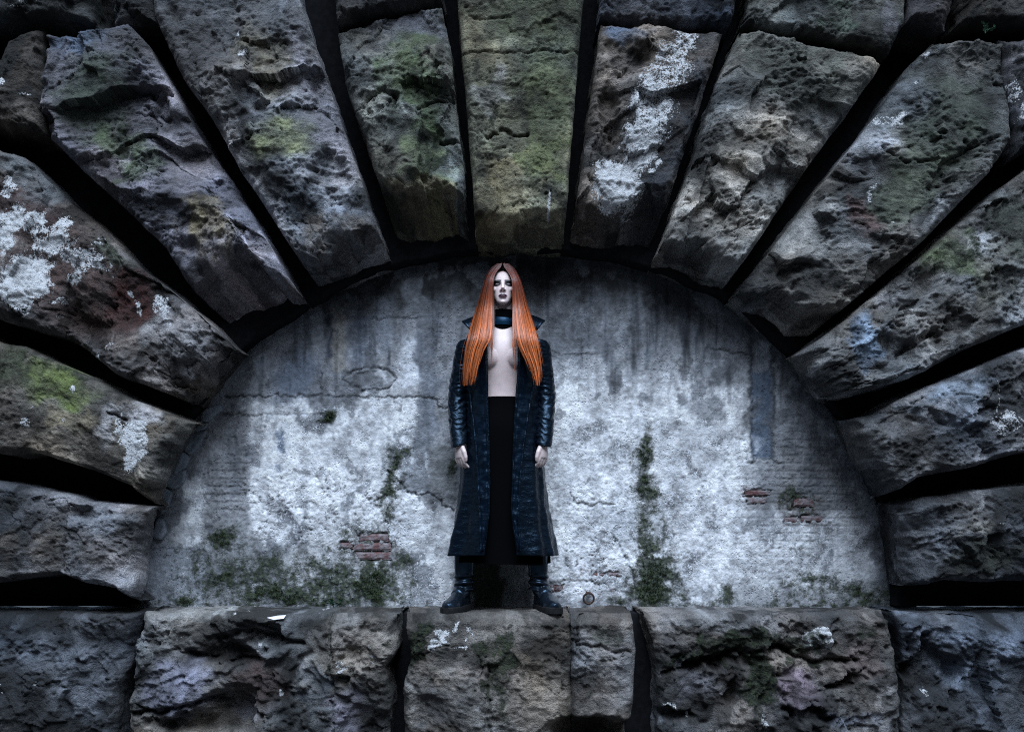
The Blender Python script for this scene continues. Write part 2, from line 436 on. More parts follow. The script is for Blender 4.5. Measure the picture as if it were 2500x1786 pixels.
    if inner_to == 'arch':
        th = np.arctan2(Z - ACZ, X - ACX); th = np.where(th < -1.5, th + 2 * np.pi, th)
        rr = arch_r(th)
        tX = ACX + rr * np.cos(th); tZ = ACZ + rr * np.sin(th)
        env = np.sin(np.pi * np.clip(e, 0, 1)) ** 0.7 * (1 - np.clip(du * 2, 0, 1)); bumpi = np.maximum(bumpi, -0.012)
        X1 = X1 + e * (tX - X1) + np.cos(th) * bumpi * env; Z1 = Z1 + e * (tZ - Z1) + np.sin(th) * bumpi * env
        Y1 = Y1 + e * (0.03 - Y1)
    elif inner_to == 'ledge':
        env = np.sin(np.pi * np.clip(e, 0, 1)) ** 0.7
        Y1 = Y1 + e * (0.03 - Y1)
        zt = -0.012 + 0.6 * np.clip(bumpi, -0.02, 0.014)
        Z1 = Z1 + sstep(0, 0.10, e) * (zt - Z1)
    else:
        Y1 = Y1 + e * (ybk - Y1)
    # colour
    n1 = fbm(X * 3.1, Z * 3.1, 5, seed + 30); n2 = fbm(X * 9, Z * 9, 5, seed + 31)
    c = np.ones(X.shape + (3,)) * np.array(col) * (0.55 if inner_to == 'ledge' else 0.66)
    c = c * (1 + 0.5 * n1 + 0.55 * n2)[..., None]
    hue = 1.5 * fbm(X * 2.4 + 8, Z * 2.4, 4, seed + 32)
    c = c * (1 + np.stack([0.16 * hue, 0.02 * hue, -0.14 * hue], -1))
    # freshly spalled faces are paler, old crust is darker, with fairly crisp borders
    sp = fbm(s * 3.4 + 1.5 * big, t * 2.4 + seed, 5, seed + 45); fresh = sstep(0.10, 0.20, sp); crust = sstep(-0.10, -0.22, sp)
    c = c * (1 + 0.85 * fresh - 0.55 * crust)[..., None]
    for spec, tc, amt in tint:
        mk = patches(px, py, [spec], seed + 50)[0] * amt * np.clip(0.8 + 0.7 * n2, 0.2, 1)
        c = c * (1 - mk[..., None]) + np.array(tc) * 0.86 * (1 + 0.6 * n2)[..., None] * mk[..., None]
    # soot and water marks gather in the hollows of the tooling
    soot = sstep(0.15, 0.6, fbm(X * 4 + 2, Z * 4, 5, seed + 33))
    c = c * (1 - 0.45 * soot)[..., None]
    c = np.clip(c, 0.01, 0.8); lum = c.mean(-1, keepdims=True); c = c * (lum / 0.15) ** 0.35; lum = c.mean(-1, keepdims=True); c = lum + (c - lum) * 1.08
    c = np.clip(c, 0.012, 0.7)
    pm = np.zeros(X.shape); mm = np.zeros(X.shape)
    for spec, amt in paint: pm = np.maximum(pm, amt * patches(px, py, [spec], seed + 60)[0])
    for spec, amt in moss: mm = np.maximum(mm, amt * patches(px, py, [spec], seed + 70)[0])
    sidef = np.maximum(du, np.where((VE < 0) & (inner_to != 'ledge'), dv, 0))
    pm = pm * (1 - sstep(0.05, 0.5, sidef)); mm = mm * (1 - sstep(0.05, 0.6, sidef))
    verts = np.stack([X1, Y1, Z1], -1).reshape(-1, 3)
    # orientation: front must face -y
    nrm = (P[-1, 0] - P[0, 0])[0] * (P[0, -1] - P[0, 0])[1] - (P[-1, 0] - P[0, 0])[1] * (P[0, -1] - P[0, 0])[0]
    faces = grid_faces(len(ve), len(ue), flip=nrm > 0)
    o = mesh_obj(name, verts, faces, M_STONE, parent, attrs={"Col": c.reshape(-1, 3), "paint": pm.ravel(), "moss": mm.ravel()})
    if label: o["label"] = label
    return o

# colours of the stones, plus a blue for sky light painted on tops
GREY = (0.21, 0.205, 0.215); LILAC = (0.235, 0.22, 0.25); BROWN = (0.17, 0.14, 0.115); DARK = (0.085, 0.08, 0.082); OLIVE = (0.20, 0.192, 0.14)
GREEN = (0.10, 0.135, 0.065); OCHRE = (0.27, 0.22, 0.13); RED = (0.085, 0.03, 0.026); PALE = (0.40, 0.39, 0.41); PINK = (0.19, 0.12, 0.115); SKY_BLUE = (0.11, 0.15, 0.22)
BLACK = (0.035, 0.036, 0.04)

arch = empty("stone_arch", (ACX, -0.2, 0.0), "huge arch of rough quarry-faced voussoirs framing the plastered niche", "arch")
V = "voussoir"
# key
stone("keystone", arch, [(1168, 566), (1150, 330), (1122, 0), (1095, -300)], [(1372, 573), (1392, 330), (1419, 0), (1440, -300)], inner=[(1230, 580), (1310, 572)], seed=3,
      col=OLIVE, rough=0.6, scal=(0.24, 0.022), fine=(0.07, 0.012), pits=0.011, fb=0.014, chamfer=0.035, cw=0.035, facet=.45,
      cracks=[([(1130, 128), (1250, 130), (1420, 122)], 0.014, 0.006), ([(1145, 285), (1280, 287), (1400, 285)], 0.007, 0.004), ([(1180, 335), (1215, 330), (1220, 318), (1290, 332)], 0.03, 0.007),
              ([(1140, 45), (1250, 48)], 0.012, 0.005)],
      tint=[((1270, -20, 220, 120, 0, .7), (0.09, 0.092, 0.075), .8), ((1340, 250, 70, 190, 0, .7), (0.15, 0.165, 0.09), .7), ((1330, 380, 55, 60, 0, 1), (0.17, 0.185, 0.09), .8), ((1240, 430, 80, 60, 10, 1), OCHRE, .55),  # first tint paints the keystone's top darker, as a vignette
            ((1190, 240, 45, 50, 0, 1), PALE, .35), ((1300, 40, 110, 70, 0, .7), (0.11, 0.12, 0.07), .7)],
      moss=[((1205, 285, 16, 40, 0, .5), .42), ((1340, 130, 25, 80, 10, .8), .3)], paint=[((1340, 500, 5, 48, 3, .1), .62)], label="olive-tinted flat keystone at the crown of the arch")
# left of the key
stone(V, arch, [(937, 469), (892, 333), (848, 207), (826, 67)], [(1129, 517), (1125, 388), (1103, 229), (1096, 111), (1073, 15)], inner=[(975, 496), (1040, 485), (1100, 480)],
      outer=[(880, 45), (990, 20)], seed=5, col=(0.19, 0.19, 0.17), scal=(0.17, 0.04), fine=(0.06, 0.02), strata=(0.006, 60), fb=0.03,
      tint=[((950, 60, 160, 80, 0, .6), (0.09, 0.09, 0.10), .75), ((1010, 200, 75, 130, -15, 1), GREEN, .85), ((1040, 400, 60, 70, -10, 1), (0.17, 0.20, 0.11), .8), ((1030, 460, 75, 30, 0, 1), OCHRE, .6), ((1000, 60, 80, 50, 0, .7), (0.16, 0.16, 0.19), .7),  # dark first tint is a vignette painted over the top end
            ((870, 170, 40, 120, 10, .8), DARK, .6)],
      cracks=[([(885, 255), (930, 225), (970, 240), (965, 270)], .03, .01), ([(1020, 265), (1060, 250), (1105, 240)], .03, .008), ([(1075, 335), (1115, 340)], .03, .008)],
      moss=[((1025, 190, 22, 60, -20, .8), .45), ((1055, 380, 30, 60, -20, .8), .35)])
stone(V, arch, [(826, 45), (812, -40), (800, -300)], [(1073, -6), (1066, -80), (1040, -300)], inner=[(950, 22), (1010, 8)], seed=6, col=DARK, inner_to='joint', scal=(0.2, 0.05))
stone(V, arch, [(742, 640), (684, 554), (591, 414), (517, 281), (440, 174), (377, 30), (372, -40), (300, -300)], [(930, 592), (840, 340), (780, 166), (724, 0), (640, -300)],
      inner=[(790, 650), (860, 622)], seed=7, col=GREY, scal=(0.21, 0.055), fine=(0.065, 0.018), terr=0.012, strata=(0.004, 70),
      tint=[((540, 40, 240, 130, 0, .6), (0.095, 0.095, 0.10), .8), ((690, 345, 80, 55, 10, .4), (0.23, 0.24, 0.14), .95), ((640, 150, 50, 110, -15, .7), (0.22, 0.19, 0.13), .7), ((480, 120, 70, 130, -25, .8), DARK, .85), ((790, 250, 40, 220, -20, .6), LILAC, .7),  # upper part darkened by the first tint to paint a vignette
            ((820, 560, 80, 60, 0, .8), BROWN, .75), ((620, 480, 40, 80, -30, .8), PALE, .5)],
      paint=[((576, 80, 7, 8, 0, .2), .6), ((594, 130, 10, 10, 0, .2), .6)],
      steps=[((790, 180, 30, 120, -20, .5), -.05), ((640, 265, 25, 18, 30, .4), -.05), ((810, 430, 60, 40, 30, .5), -.05)])
stone(V, arch, [(478, 712), (400, 598), (318, 517), (207, 418), (110, 322), (94, 200), (103, 72)], [(724, 716), (647, 591), (554, 443), (480, 333), (407, 207), (351, 103), (303, 55)],
      inner=[(540, 690), (590, 660), (630, 640), (670, 690)], outer=[(190, 75), (273, 64)], seed=9, col=LILAC, scal=(0.19, 0.06), fine=(0.06, 0.018), terr=0.010, strata=(0.006, -45),
      tint=[((230, 180, 190, 170, 30, .6), (0.085, 0.085, 0.095), .85), ((230, 230, 90, 110, 30, .8), (0.075, 0.09, 0.065), .85), ((310, 370, 100, 60, 35, .9), GREEN, .8), ((500, 545, 80, 60, 30, .9), OCHRE, .75), ((190, 100, 80, 30, -5, .4), SKY_BLUE, .8),  # first tint paints a vignette; the blue paints sky light on the top
            ((420, 320, 40, 120, -35, .7), (0.27, 0.25, 0.27), .6), ((320, 110, 40, 50, 0, .7), DARK, .7)],
      moss=[((300, 330, 30, 60, 50, .7), .45)], steps=[((395, 250, 22, 45, -30, .4), -.05), ((545, 690, 60, 30, 20, .4), -.05), ((460, 590, 40, 25, 30, .5), -.04)])
stone(V, arch, [(104, 318), (60, 312), (-80, 290), (-260, 220)], [(98, 72), (60, 78), (18, 92), (0, 150), (-60, 100), (-300, 40)], seed=10, col=(0.10, 0.085, 0.075), inner_to='joint', scal=(0.2, 0.03), yf=-0.40,
      paint=[((8, 208, 9, 14, 0, .3), .7), ((60, 235, 30, 5, -15, .3), .45)], bulge=0.02)
stone(V, arch, [(452, 972), (380, 944), (280, 906), (160, 818), (0, 772), (-150, 690), (-350, 560)], [(588, 866), (480, 770), (400, 702), (320, 646), (240, 558), (140, 478), (52, 384), (0, 372), (-200, 250), (-350, 150)],
      inner=[(490, 950), (530, 890)], seed=12, col=(0.17, 0.15, 0.145), scal=(0.18, 0.045), fine=(0.07, 0.02), terr=0.012,
      tint=[((200, 700, 170, 120, 35, .6), (0.10, 0.062, 0.055), .9), ((310, 720, 65, 80, 30, .4), RED, .95), ((60, 520, 130, 60, 30, .5), (0.07, 0.04, 0.038), .9), ((420, 830, 90, 60, 40, .7), (0.30, 0.29, 0.30), .8),
            ((270, 610, 50, 25, 40, .5), (0.10, 0.11, 0.085), .8), ((60, 430, 90, 40, 35, .6), (0.15, 0.16, 0.17), .8), ((440, 950, 60, 40, 0, .5), BROWN, .7)],
      paint=[((66, 690, 64, 82, 15, .35), .80), ((24, 565, 46, 72, 25, .5), .78), ((70, 540, 34, 45, 30, .5), .68), ((130, 590, 56, 56, 20, .6), .68), ((205, 635, 48, 60, 60, .6), .62), ((80, 755, 18, 25, 0, .5), .55),
             ((20, 455, 40, 22, 15, .5), .62), ((150, 740, 30, 12, -40, .5), .55), ((325, 745, 12, 28, -20, .4), .6), ((312, 715, 8, 8, 0, .2), .62), ((400, 760, 14, 55, -25, .5), .55), ((390, 725, 18, 10, 0, .4), .6),
             ((215, 865, 15, 12, 0, .5), .5), ((260, 850, 25, 25, 0, .6), .42)],
      steps=[((450, 820, 40, 60, 30, .5), .03)], ic=0.05, label="red-brown voussoir spattered with white paint on the left")
stone(V, arch, [(379, 1225), (319, 1181), (259, 1155), (194, 1132), (86, 1099), (0, 1102), (-150, 1070), (-350, 1040)], [(474, 1038), (422, 1021), (280, 961), (207, 922), (121, 884), (56, 849), (0, 842), (-150, 780), (-350, 700)],
      seed=14, col=(0.19, 0.165, 0.14), rough=0.6, scal=(0.25, 0.022), fine=(0.08, 0.012), strata=(0.006, -8), pits=0.006, fb=0.015, chamfer=0.04, cw=0.04, facet=.4,
      tint=[((150, 940, 90, 60, 20, .6), (0.15, 0.19, 0.06), .9), ((20, 900, 60, 60, 0, .6), (0.07, 0.085, 0.045), .8), ((40, 1020, 55, 90, 0, .3), (0.09, 0.075, 0.065), .75), ((180, 1030, 70, 30, 0, .7), OCHRE, .4),
            ((330, 1010, 70, 30, 15, .3), PALE, .8), ((420, 1120, 60, 80, 25, .4), (0.16, 0.155, 0.15), .8), ((265, 1040, 20, 70, 15, .4), PALE, .6)],
      paint=[((330, 1085, 34, 85, 12, .3), .76), ((315, 1050, 55, 40, 10, .5), .55), ((68, 1040, 22, 26, 30, .5), .62), ((84, 992, 6, 4, 0, .2), .6), ((183, 950, 7, 9, 0, .2), .65), ((155, 1028, 8, 8, 0, .2), .5), ((12, 1037, 5, 4, 0, .2), .5)],
      moss=[((160, 900, 80, 18, 22, .5), .35), ((10, 880, 30, 60, 0, .5), .3)], cracks=[([(106, 900), (98, 1000), (90, 1095)], .008, .004), ([(262, 1008), (310, 1025)], .03, .006)], label="green-tinged voussoir with a pale whitewash wedge")
stone(V, arch, [(343, 1462), (276, 1431), (207, 1418), (142, 1396), (0, 1416), (-150, 1420), (-350, 1420)], [(374, 1250), (356, 1242), (194, 1227), (164, 1214), (0, 1180), (-150, 1165), (-350, 1130)],
      seed=16, col=(0.17, 0.165, 0.175), rough=0.8, scal=(0.22, 0.03), fine=(0.07, 0.014), strata=(0.010, -4), fb=0.02, chamfer=0.06,
      tint=[((120, 1330, 40, 60, 0, .5), BROWN, .6), ((240, 1270, 90, 24, 0, .3), (0.24, 0.25, 0.28), .7), ((270, 1350, 60, 60, 0, .6), (0.22, 0.20, 0.20), .6), ((15, 1340, 30, 60, 0, .6), BROWN, .5)],
      cracks=[([(160, 1218), (158, 1300), (152, 1385)], .02, .006)], steps=[((240, 1245, 80, 22, 0, .3), -.05)])
# right of the key
stone(V, arch, [(1408, 528), (1440, 300), (1474, 55)], [(1620, 506), (1680, 330), (1765, 68)], inner=[(1450, 540), (1510, 545), (1545, 510)], outer=[(1540, 62), (1585, 48), (1640, 66)], seed=21,
      col=(0.17, 0.145, 0.13), rough=0.8, scal=(0.2, 0.035), fine=(0.07, 0.012), pits=0.008, fb=0.02,
      tint=[((1660, 300, 45, 220, 15, .3), (0.055, 0.058, 0.068), .95), ((1610, 470, 50, 60, 0, .4), (0.05, 0.052, 0.062), .9), ((1530, 80, 60, 25, 0, .4), SKY_BLUE, .8), ((1600, 240, 40, 130, 20, .5), (0.07, 0.06, 0.06), .7), ((1480, 300, 40, 60, 0, .5), (0.20, 0.165, 0.14), .6)],  # blue tint is sky light painted on the top edge
      paint=[((1508, 450, 76, 72, 0, .35), .80), ((1565, 350, 50, 85, 15, .45), .72), ((1592, 250, 66, 95, 12, .5), .62), ((1635, 170, 66, 85, 20, .5), .56), ((1670, 100, 40, 50, 20, .5), .52), ((1605, 400, 12, 12, 0, .4), .6), ((1590, 300, 60, 90, 15, .6), .5), ((1575, 520, 18, 8, -20, .3), .6)],
      steps=[((1490, 290, 24, 70, -5, .3), -.055), ((1480, 350, 20, 25, 0, .3), -.04), ((1530, 140, 50, 50, 0, .5), -.03), ((1560, 110, 25, 40, 30, .4), .03)], label="dark voussoir with a diagonal band of flaking white paint")
stone(V, arch, [(1470, 38), (1474, 0), (1490, -300)], [(1785, 46), (1800, -20), (1880, -300)], inner=[(1560, 50), (1640, 46)], seed=22, col=(0.09, 0.095, 0.115), inner_to='joint', scal=(0.2, 0.05))
stone(V, arch, [(1611, 618), (1690, 420), (1750, 222), (1815, 70)], [(1790, 662), (1960, 420), (2090, 240), (2155, 146)], inner=[(1680, 622), (1740, 648)], outer=[(1860, 66), (1950, 90), (2040, 116)], seed=24, col=(0.25, 0.235, 0.22),
      rough=1.1, scal=(0.10, 0.034), fine=(0.05, 0.022), fb=0.02, chamfer=0.05,
      tint=[((1950, 160, 190, 110, 15, .7), (0.11, 0.115, 0.10), .8), ((1760, 560, 90, 60, 20, .8), (0.27, 0.24, 0.21), .6), ((2050, 220, 60, 60, 0, .7), (0.12, 0.12, 0.10), .6)])  # first tint paints vignette darkening on the upper end
stone(V, arch, [(1820, 52), (1838, 0), (1900, -300)], [(2166, 128), (2208, 42), (2214, 0), (2280, -260)], inner=[(1870, 48), (1950, 72), (2050, 100)], seed=25, col=(0.13, 0.13, 0.12), inner_to='joint', scal=(0.2, 0.045),
      tint=[((2040, 40, 50, 40, 0, .7), (0.06, 0.09, 0.06), .7), ((2170, 40, 30, 40, 0, .6), LILAC, .6)])
stone(V, arch, [(1806, 716), (1960, 520), (2160, 265), (2235, 150), (2290, 95)], [(2032, 768), (2266, 572), (2400, 430), (2478, 330), (2466, 86)], inner=[(1830, 740), (1890, 730), (1960, 778)], outer=[(2380, 84)], seed=27,
      col=(0.22, 0.21, 0.205), scal=(0.17, 0.048), fine=(0.06, 0.014), fb=0.03, pits=0.004,
      tint=[((2330, 200, 220, 180, 0, .6), (0.085, 0.09, 0.09), .85), ((2310, 320, 130, 160, 30, .5), (0.07, 0.08, 0.06), .9), ((2210, 460, 70, 130, 40, .5), (0.13, 0.145, 0.105), .85), ((2110, 535, 55, 30, 50, .5), PINK, .8), ((2120, 370, 60, 50, -40, .6), (0.33, 0.34, 0.38), .7),  # large dark first tint: vignette painted into the top right
            ((1960, 560, 60, 90, 40, .7), (0.32, 0.31, 0.30), .6), ((2230, 240, 60, 60, 0, .6), (0.19, 0.20, 0.23), .6)],
      paint=[((2170, 300, 40, 22, -10, .6), .55), ((2120, 480, 12, 30, 20, .4), .55), ((2260, 130, 20, 14, 0, .4), .5), ((2172, 548, 6, 5, 0, .2), .6), ((2240, 210, 20, 6, 0, .3), .5)],
      steps=[((2150, 660, 90, 22, -40, .4), -.06), ((1920, 670, 30, 25, 0, .5), -.03), ((2330, 400, 80, 20, -45, .4), -.05)], cracks=[([(2140, 370), (2200, 400), (2300, 395), (2440, 330)], .02, .006)])
stone(V, arch, [(1950, 868), (2080, 778), (2260, 626), (2380, 520), (2500, 424), (2750, 240)], [(2050, 962), (2212, 922), (2360, 846), (2500, 786), (2750, 690)], inner=[(1985, 930), (2010, 965)], seed=29,
      col=(0.21, 0.20, 0.195), scal=(0.16, 0.055), fine=(0.06, 0.018), terr=0.01, strata=(0.003, 35),
      tint=[((2110, 830, 45, 80, 5, .6), (0.25, 0.32, 0.42), .8), ((2090, 800, 18, 30, 0, .4), (0.06, 0.08, 0.12), .8), ((2115, 880, 40, 25, 0, .5), (0.07, 0.09, 0.13), .7), ((2330, 630, 60, 70, -45, .7), (0.11, 0.14, 0.07), .8),
            ((2420, 680, 60, 80, 0, .6), (0.16, 0.15, 0.12), .7), ((2180, 720, 35, 20, -30, .4), PALE, .7), ((2480, 560, 60, 110, 0, .5), (0.05, 0.06, 0.045), .8)],
      moss=[((2340, 620, 30, 100, 55, .7), .42), ((2440, 700, 40, 60, 0, .8), .25)], steps=[((2240, 850, 60, 30, -30, .5), -.05), ((2330, 800, 60, 20, -25, .5), -.04)])
stone(V, arch, [(2064, 1030), (2146, 1011), (2259, 951), (2366, 912), (2500, 856), (2750, 770)], [(2158, 1205), (2241, 1160), (2379, 1133), (2500, 1099), (2750, 1060)], inner=[(2096, 1120), (2130, 1180)], seed=31,
      col=(0.17, 0.175, 0.195), scal=(0.2, 0.05), fine=(0.07, 0.016), terr=0.010, chamfer=0.055,
      tint=[((2320, 960, 120, 30, -15, .5), (0.26, 0.30, 0.36), .6), ((2110, 1080, 40, 90, 20, .4), (0.09, 0.085, 0.08), .8), ((2480, 1030, 60, 60, 0, .6), BLACK, .6)],  # pale blue strip paints sky light along the upper edge
      paint=[((2460, 1035, 30, 40, 40, .7), .52), ((2432, 975, 4, 45, -5, .2), .5)], steps=[((2180, 1020, 60, 40, 0, .4), -.06), ((2330, 1010, 90, 30, 15, .5), .04)])
stone(V, arch, [(2190, 1236), (2280, 1219), (2380, 1204), (2500, 1192), (2750, 1160)], [(2216, 1424), (2320, 1412), (2420, 1416), (2500, 1414), (2750, 1420)], inner=[(2204, 1320)], seed=33,
      col=(0.13, 0.13, 0.14), scal=(0.2, 0.05), fine=(0.07, 0.014), terr=0.012, strata=(0.005, 5), chamfer=0.055,
      tint=[((2360, 1290, 60, 20, -10, .5), (0.30, 0.28, 0.25), .7), ((2400, 1360, 90, 40, 0, .6), (0.06, 0.065, 0.05), .8)], paint=[((2450, 1275, 30, 4, 0, .3), .45)])
# dark joint backing with its own reveal round the niche
th = np.linspace(0.0, math.pi, 160); rr = arch_r(th) + 0.012
rows = []
for k, (yy, ex) in enumerate([(0.05, 0.0), (JOINT_Y, 0.0), (JOINT_Y - 0.02, 0.02), (JOINT_Y, 4.2)]):
    rows.append(np.stack([ACX + (rr + ex) * np.cos(th), np.full(160, yy), ACZ + (rr + ex) * np.sin(th)], 1))
mesh_obj("mortar_core", np.concatenate(rows), grid_faces(4, 160, flip=True), M_CORE, arch)

# ------------------------------------------------------------------ spandrel blocks at the top corners, darkened in colour as a vignette
spandrel = empty("spandrel_wall", (0, -0.2, 2.2), "spandrel blocks with a dark corner vignette painted in, filling the top corners above the arch", "wall"); spandrel["kind"] = "thing"
B = "block"
stone(B, spandrel, [(-300, 44), (-300, -260)], [(205, 40), (205, -260)], seed=41, col=(0.075, 0.08, 0.085), inner_to='joint', scal=(0.2, 0.04), paint=[((60, 18, 60, 10, 0, .6), .4)])
stone(B, spandrel, [(274, 48), (262, -260)], [(368, 46), (350, -30), (310, -260)], seed=42, col=(0.08, 0.08, 0.085), inner_to='joint', scal=(0.2, 0.04))
stone(B, spandrel, [(2222, 50), (2226, 0), (2300, -260)], [(2306, 70), (2318, 20), (2400, -260)], seed=43, col=(0.09, 0.08, 0.085), inner_to='joint', scal=(0.18, 0.05))
stone(B, spandrel, [(2350, 52), (2400, -260)], [(2800, 50), (2800, -260)], seed=44, col=(0.06, 0.055, 0.052), inner_to='joint', scal=(0.2, 0.05))
stone(B, spandrel, [(2494, 372), (2482, 240), (2462, 84)], [(2800, 180), (2800, 90)], seed=45, col=(0.10, 0.10, 0.115), inner_to='joint', scal=(0.16, 0.05), paint=[((2492, 250, 14, 60, 0, .6), .5)])

# ------------------------------------------------------------------ ledge wall under the niche
ledge = empty("ledge_wall", (0, -0.3, -1.12), "course of massive rough blocks forming the ledge she stands on", "wall"); ledge["kind"] = "thing"
def ledge_block(left_px, right_px, top, bottom=2060, **kw):
    """left_px / right_px: side outlines from the top down; top: outline of the top arris between them"""
    L = list(left_px) + [(left_px[-1][0], bottom)]; R = list(right_px) + [(right_px[-1][0], bottom)]
    return stone("ledge_block", ledge, L, R, inner=top, inner_to='ledge', yf=kw.pop('yf', -0.43), **kw)
ledge_block([(-350, 1500), (-350, 1786)], [(330, 1498), (314, 1560), (276, 1700), (268, 1786)], [(0, 1504), (150, 1497), (250, 1500)], seed=51, col=(0.10, 0.105, 0.12), scal=(0.2, 0.06), fine=(0.07, 0.016), terr=0.012,  # corner vignette painted into the dark base colour
            tint=[((200, 1680, 70, 90, 20, .6), (0.19, 0.20, 0.23), .6), ((60, 1700, 80, 90, 0, .6), BLACK, .8)], paint=[((93, 1667, 6, 8, 0, .2), .65), ((4, 1668, 5, 6, 0, .2), .6), ((3, 1690, 4, 4, 0, .2), .6), ((60, 1688, 3, 8, 0, .2), .5)],
            label="dark bluish ledge block at the far left corner")
ledge_block([(343, 1508), (338, 1540), (326, 1664), (308, 1786)], [(962, 1500), (963, 1585), (936, 1629), (946, 1708), (941, 1786)], [(440, 1497), (616, 1500), (880, 1497)], seed=53, col=(0.19, 0.18, 0.175),
            scal=(0.2, 0.075), fine=(0.06, 0.022), terr=0.022, strata=(0.004, -10), res=0.0056,
            tint=[((430, 1680, 90, 70, -15, .5), (0.235, 0.235, 0.30), .9), ((620, 1670, 90, 70, 10, .6), (0.085, 0.055, 0.05), .85), ((470, 1505, 90, 14, 0, .4), (0.33, 0.33, 0.33), .7), ((850, 1740, 45, 60, 0, .5), (0.27, 0.25, 0.31), .8), ((780, 1680, 50, 60, 0, .6), (0.11, 0.13, 0.16), .7),
                  ((870, 1560, 70, 50, 20, .6), (0.20, 0.175, 0.16), .7), ((590, 1750, 50, 25, 10, .4), (0.20, 0.19, 0.23), .8)],
            paint=[((690, 1685, 6, 9, 0, .2), .65), ((420, 1570, 45, 8, -25, .7), .42), ((640, 1570, 50, 7, -20, .7), .4), ((838, 1620, 20, 16, 20, .4), .45), ((905, 1580, 6, 40, -10, .5), .45), ((568, 1495, 5, 3, 0, .1), .6), ((770, 1497, 6, 3, 0, .1), .6), ((395, 1763, 12, 5, 0, .2), .5)],
            moss=[((950, 1570, 14, 30, 0, .5), .35), ((812, 1560, 4, 90, 0, .2), .4)],
            cracks=[([(812, 1500), (812, 1600), (816, 1786)], .02, .005), ([(520, 1560), (600, 1540), (680, 1560), (740, 1570)], .05, .014), ([(420, 1590), (520, 1620), (620, 1610)], .04, .012), ([(320, 1745), (400, 1735), (480, 1715), (580, 1710), (640, 1745)], .06, .012)],
            steps=[((640, 1550, 60, 28, 10, .5), -.08), ((540, 1600, 90, 26, 5, .5), -.06), ((470, 1770, 120, 22, 0, .4), -.09), ((560, 1715, 60, 16, 0, .3), -.07), ((450, 1690, 100, 55, -15, .4), .04), ((840, 1660, 25, 20, 0, .3), -.05)],
            label="ledge block with lilac flaking crust left of the standing woman")
ledge_block([(996, 1530), (1006, 1611), (991, 1682), (991, 1786)], [(1391, 1514), (1396, 1597), (1391, 1682), (1397, 1786)], [(1027, 1504), (1125, 1502), (1347, 1506)], seed=55, col=(0.19, 0.17, 0.155), rough=0.9, scal=(0.16, 0.04),
            fine=(0.06, 0.018), strata=(0.011, -6), res=0.0056,
            tint=[((1200, 1640, 80, 30, 0, .6), (0.23, 0.19, 0.175), .6), ((1180, 1530, 170, 40, 0, .6), (0.22, 0.205, 0.195), .6), ((1080, 1720, 80, 60, 0, .6), (0.12, 0.12, 0.13), .6)],
            paint=[((1068, 1560, 22, 32, 15, .4), .7), ((1100, 1545, 45, 7, -25, .5), .6), ((1125, 1570, 30, 6, -20, .5), .52), ((1152, 1545, 5, 20, 0, .4), .5)],
            moss=[((1022, 1570, 24, 48, 0, .6), .66), ((1220, 1600, 60, 55, 20, .8), .56), ((1215, 1690, 36, 80, 0, .8), .46), ((1250, 1535, 40, 8, 0, .6), .28)],
            cracks=[([(1190, 1600), (1192, 1650), (1195, 1786)], .015, .006)], steps=[((1450, 1790, 110, 42, 0, .2), -.2)], label="brown ledge block directly under her boots")
ledge_block([(1399, 1524), (1402, 1600), (1397, 1682), (1404, 1786)], [(1540, 1512), (1547, 1597), (1543, 1717), (1530, 1786)], [(1420, 1506), (1500, 1502)], seed=57, col=(0.185, 0.165, 0.155), rough=0.85, scal=(0.16, 0.035), fine=(0.06, 0.015), strata=(0.010, -6),
            tint=[((1480, 1560, 40, 30, 0, .5), (0.10, 0.105, 0.085), .7)], steps=[((1450, 1795, 110, 44, 0, .2), -.2)], cracks=[([(1410, 1575), (1470, 1580), (1540, 1595)], .02, .008)], label="narrow upright ledge block beside the block under her boots")
ledge_block([(1582, 1506), (1601, 1576), (1616, 1646), (1614, 1786)], [(2174, 1506), (2186, 1576), (2194, 1680), (2200, 1786)], [(1700, 1500), (1900, 1498), (2100, 1500)], seed=59, col=(0.175, 0.165, 0.165), scal=(0.19, 0.075), fine=(0.06, 0.022), terr=0.024, strata=(0.007, -5), res=0.0056,
            tint=[((1950, 1670, 60, 50, 10, .5), (0.22, 0.17, 0.21), .8), ((1700, 1670, 70, 50, 0, .5), (0.20, 0.195, 0.22), .7), ((2100, 1620, 60, 50, 0, .6), (0.17, 0.125, 0.12), .6), ((2080, 1765, 90, 25, 0, .6), (0.24, 0.26, 0.32), .7), ((1750, 1520, 130, 18, 0, .4), (0.30, 0.30, 0.31), .6)],
            paint=[((2000, 1562, 44, 26, 10, .5), .8), ((1640, 1722, 22, 8, 20, .4), .6), ((1680, 1752, 10, 10, 0, .3), .6), ((1858, 1748, 14, 16, 0, .3), .45)],
            moss=[((1850, 1660, 48, 85, 5, .5), .8), ((1800, 1565, 120, 32, -10, .8), .62), ((1950, 1575, 55, 50, 0, .8), .6), ((1690, 1600, 90, 28, -15, .8), .52), ((2130, 1540, 40, 24, 0, .6), .4)],
            cracks=[([(1620, 1640), (1700, 1620), (1800, 1590), (1900, 1580), (1990, 1620), (2100, 1610)], .06, .014), ([(1900, 1630), (1915, 1700), (1930, 1786)], .02, .006)],
            steps=[((1780, 1610, 150, 18, -8, .5), -.07), ((1780, 1700, 22, 45, 0, .4), -.08), ((1640, 1745, 60, 24, 10, .4), -.07), ((1970, 1735, 60, 16, 5, .4), -.08), ((2060, 1670, 70, 18, -20, .5), -.07), ((2000, 1562, 46, 28, 10, .4), .03)],
            label="mossy ledge block with a white lump right of the standing woman")
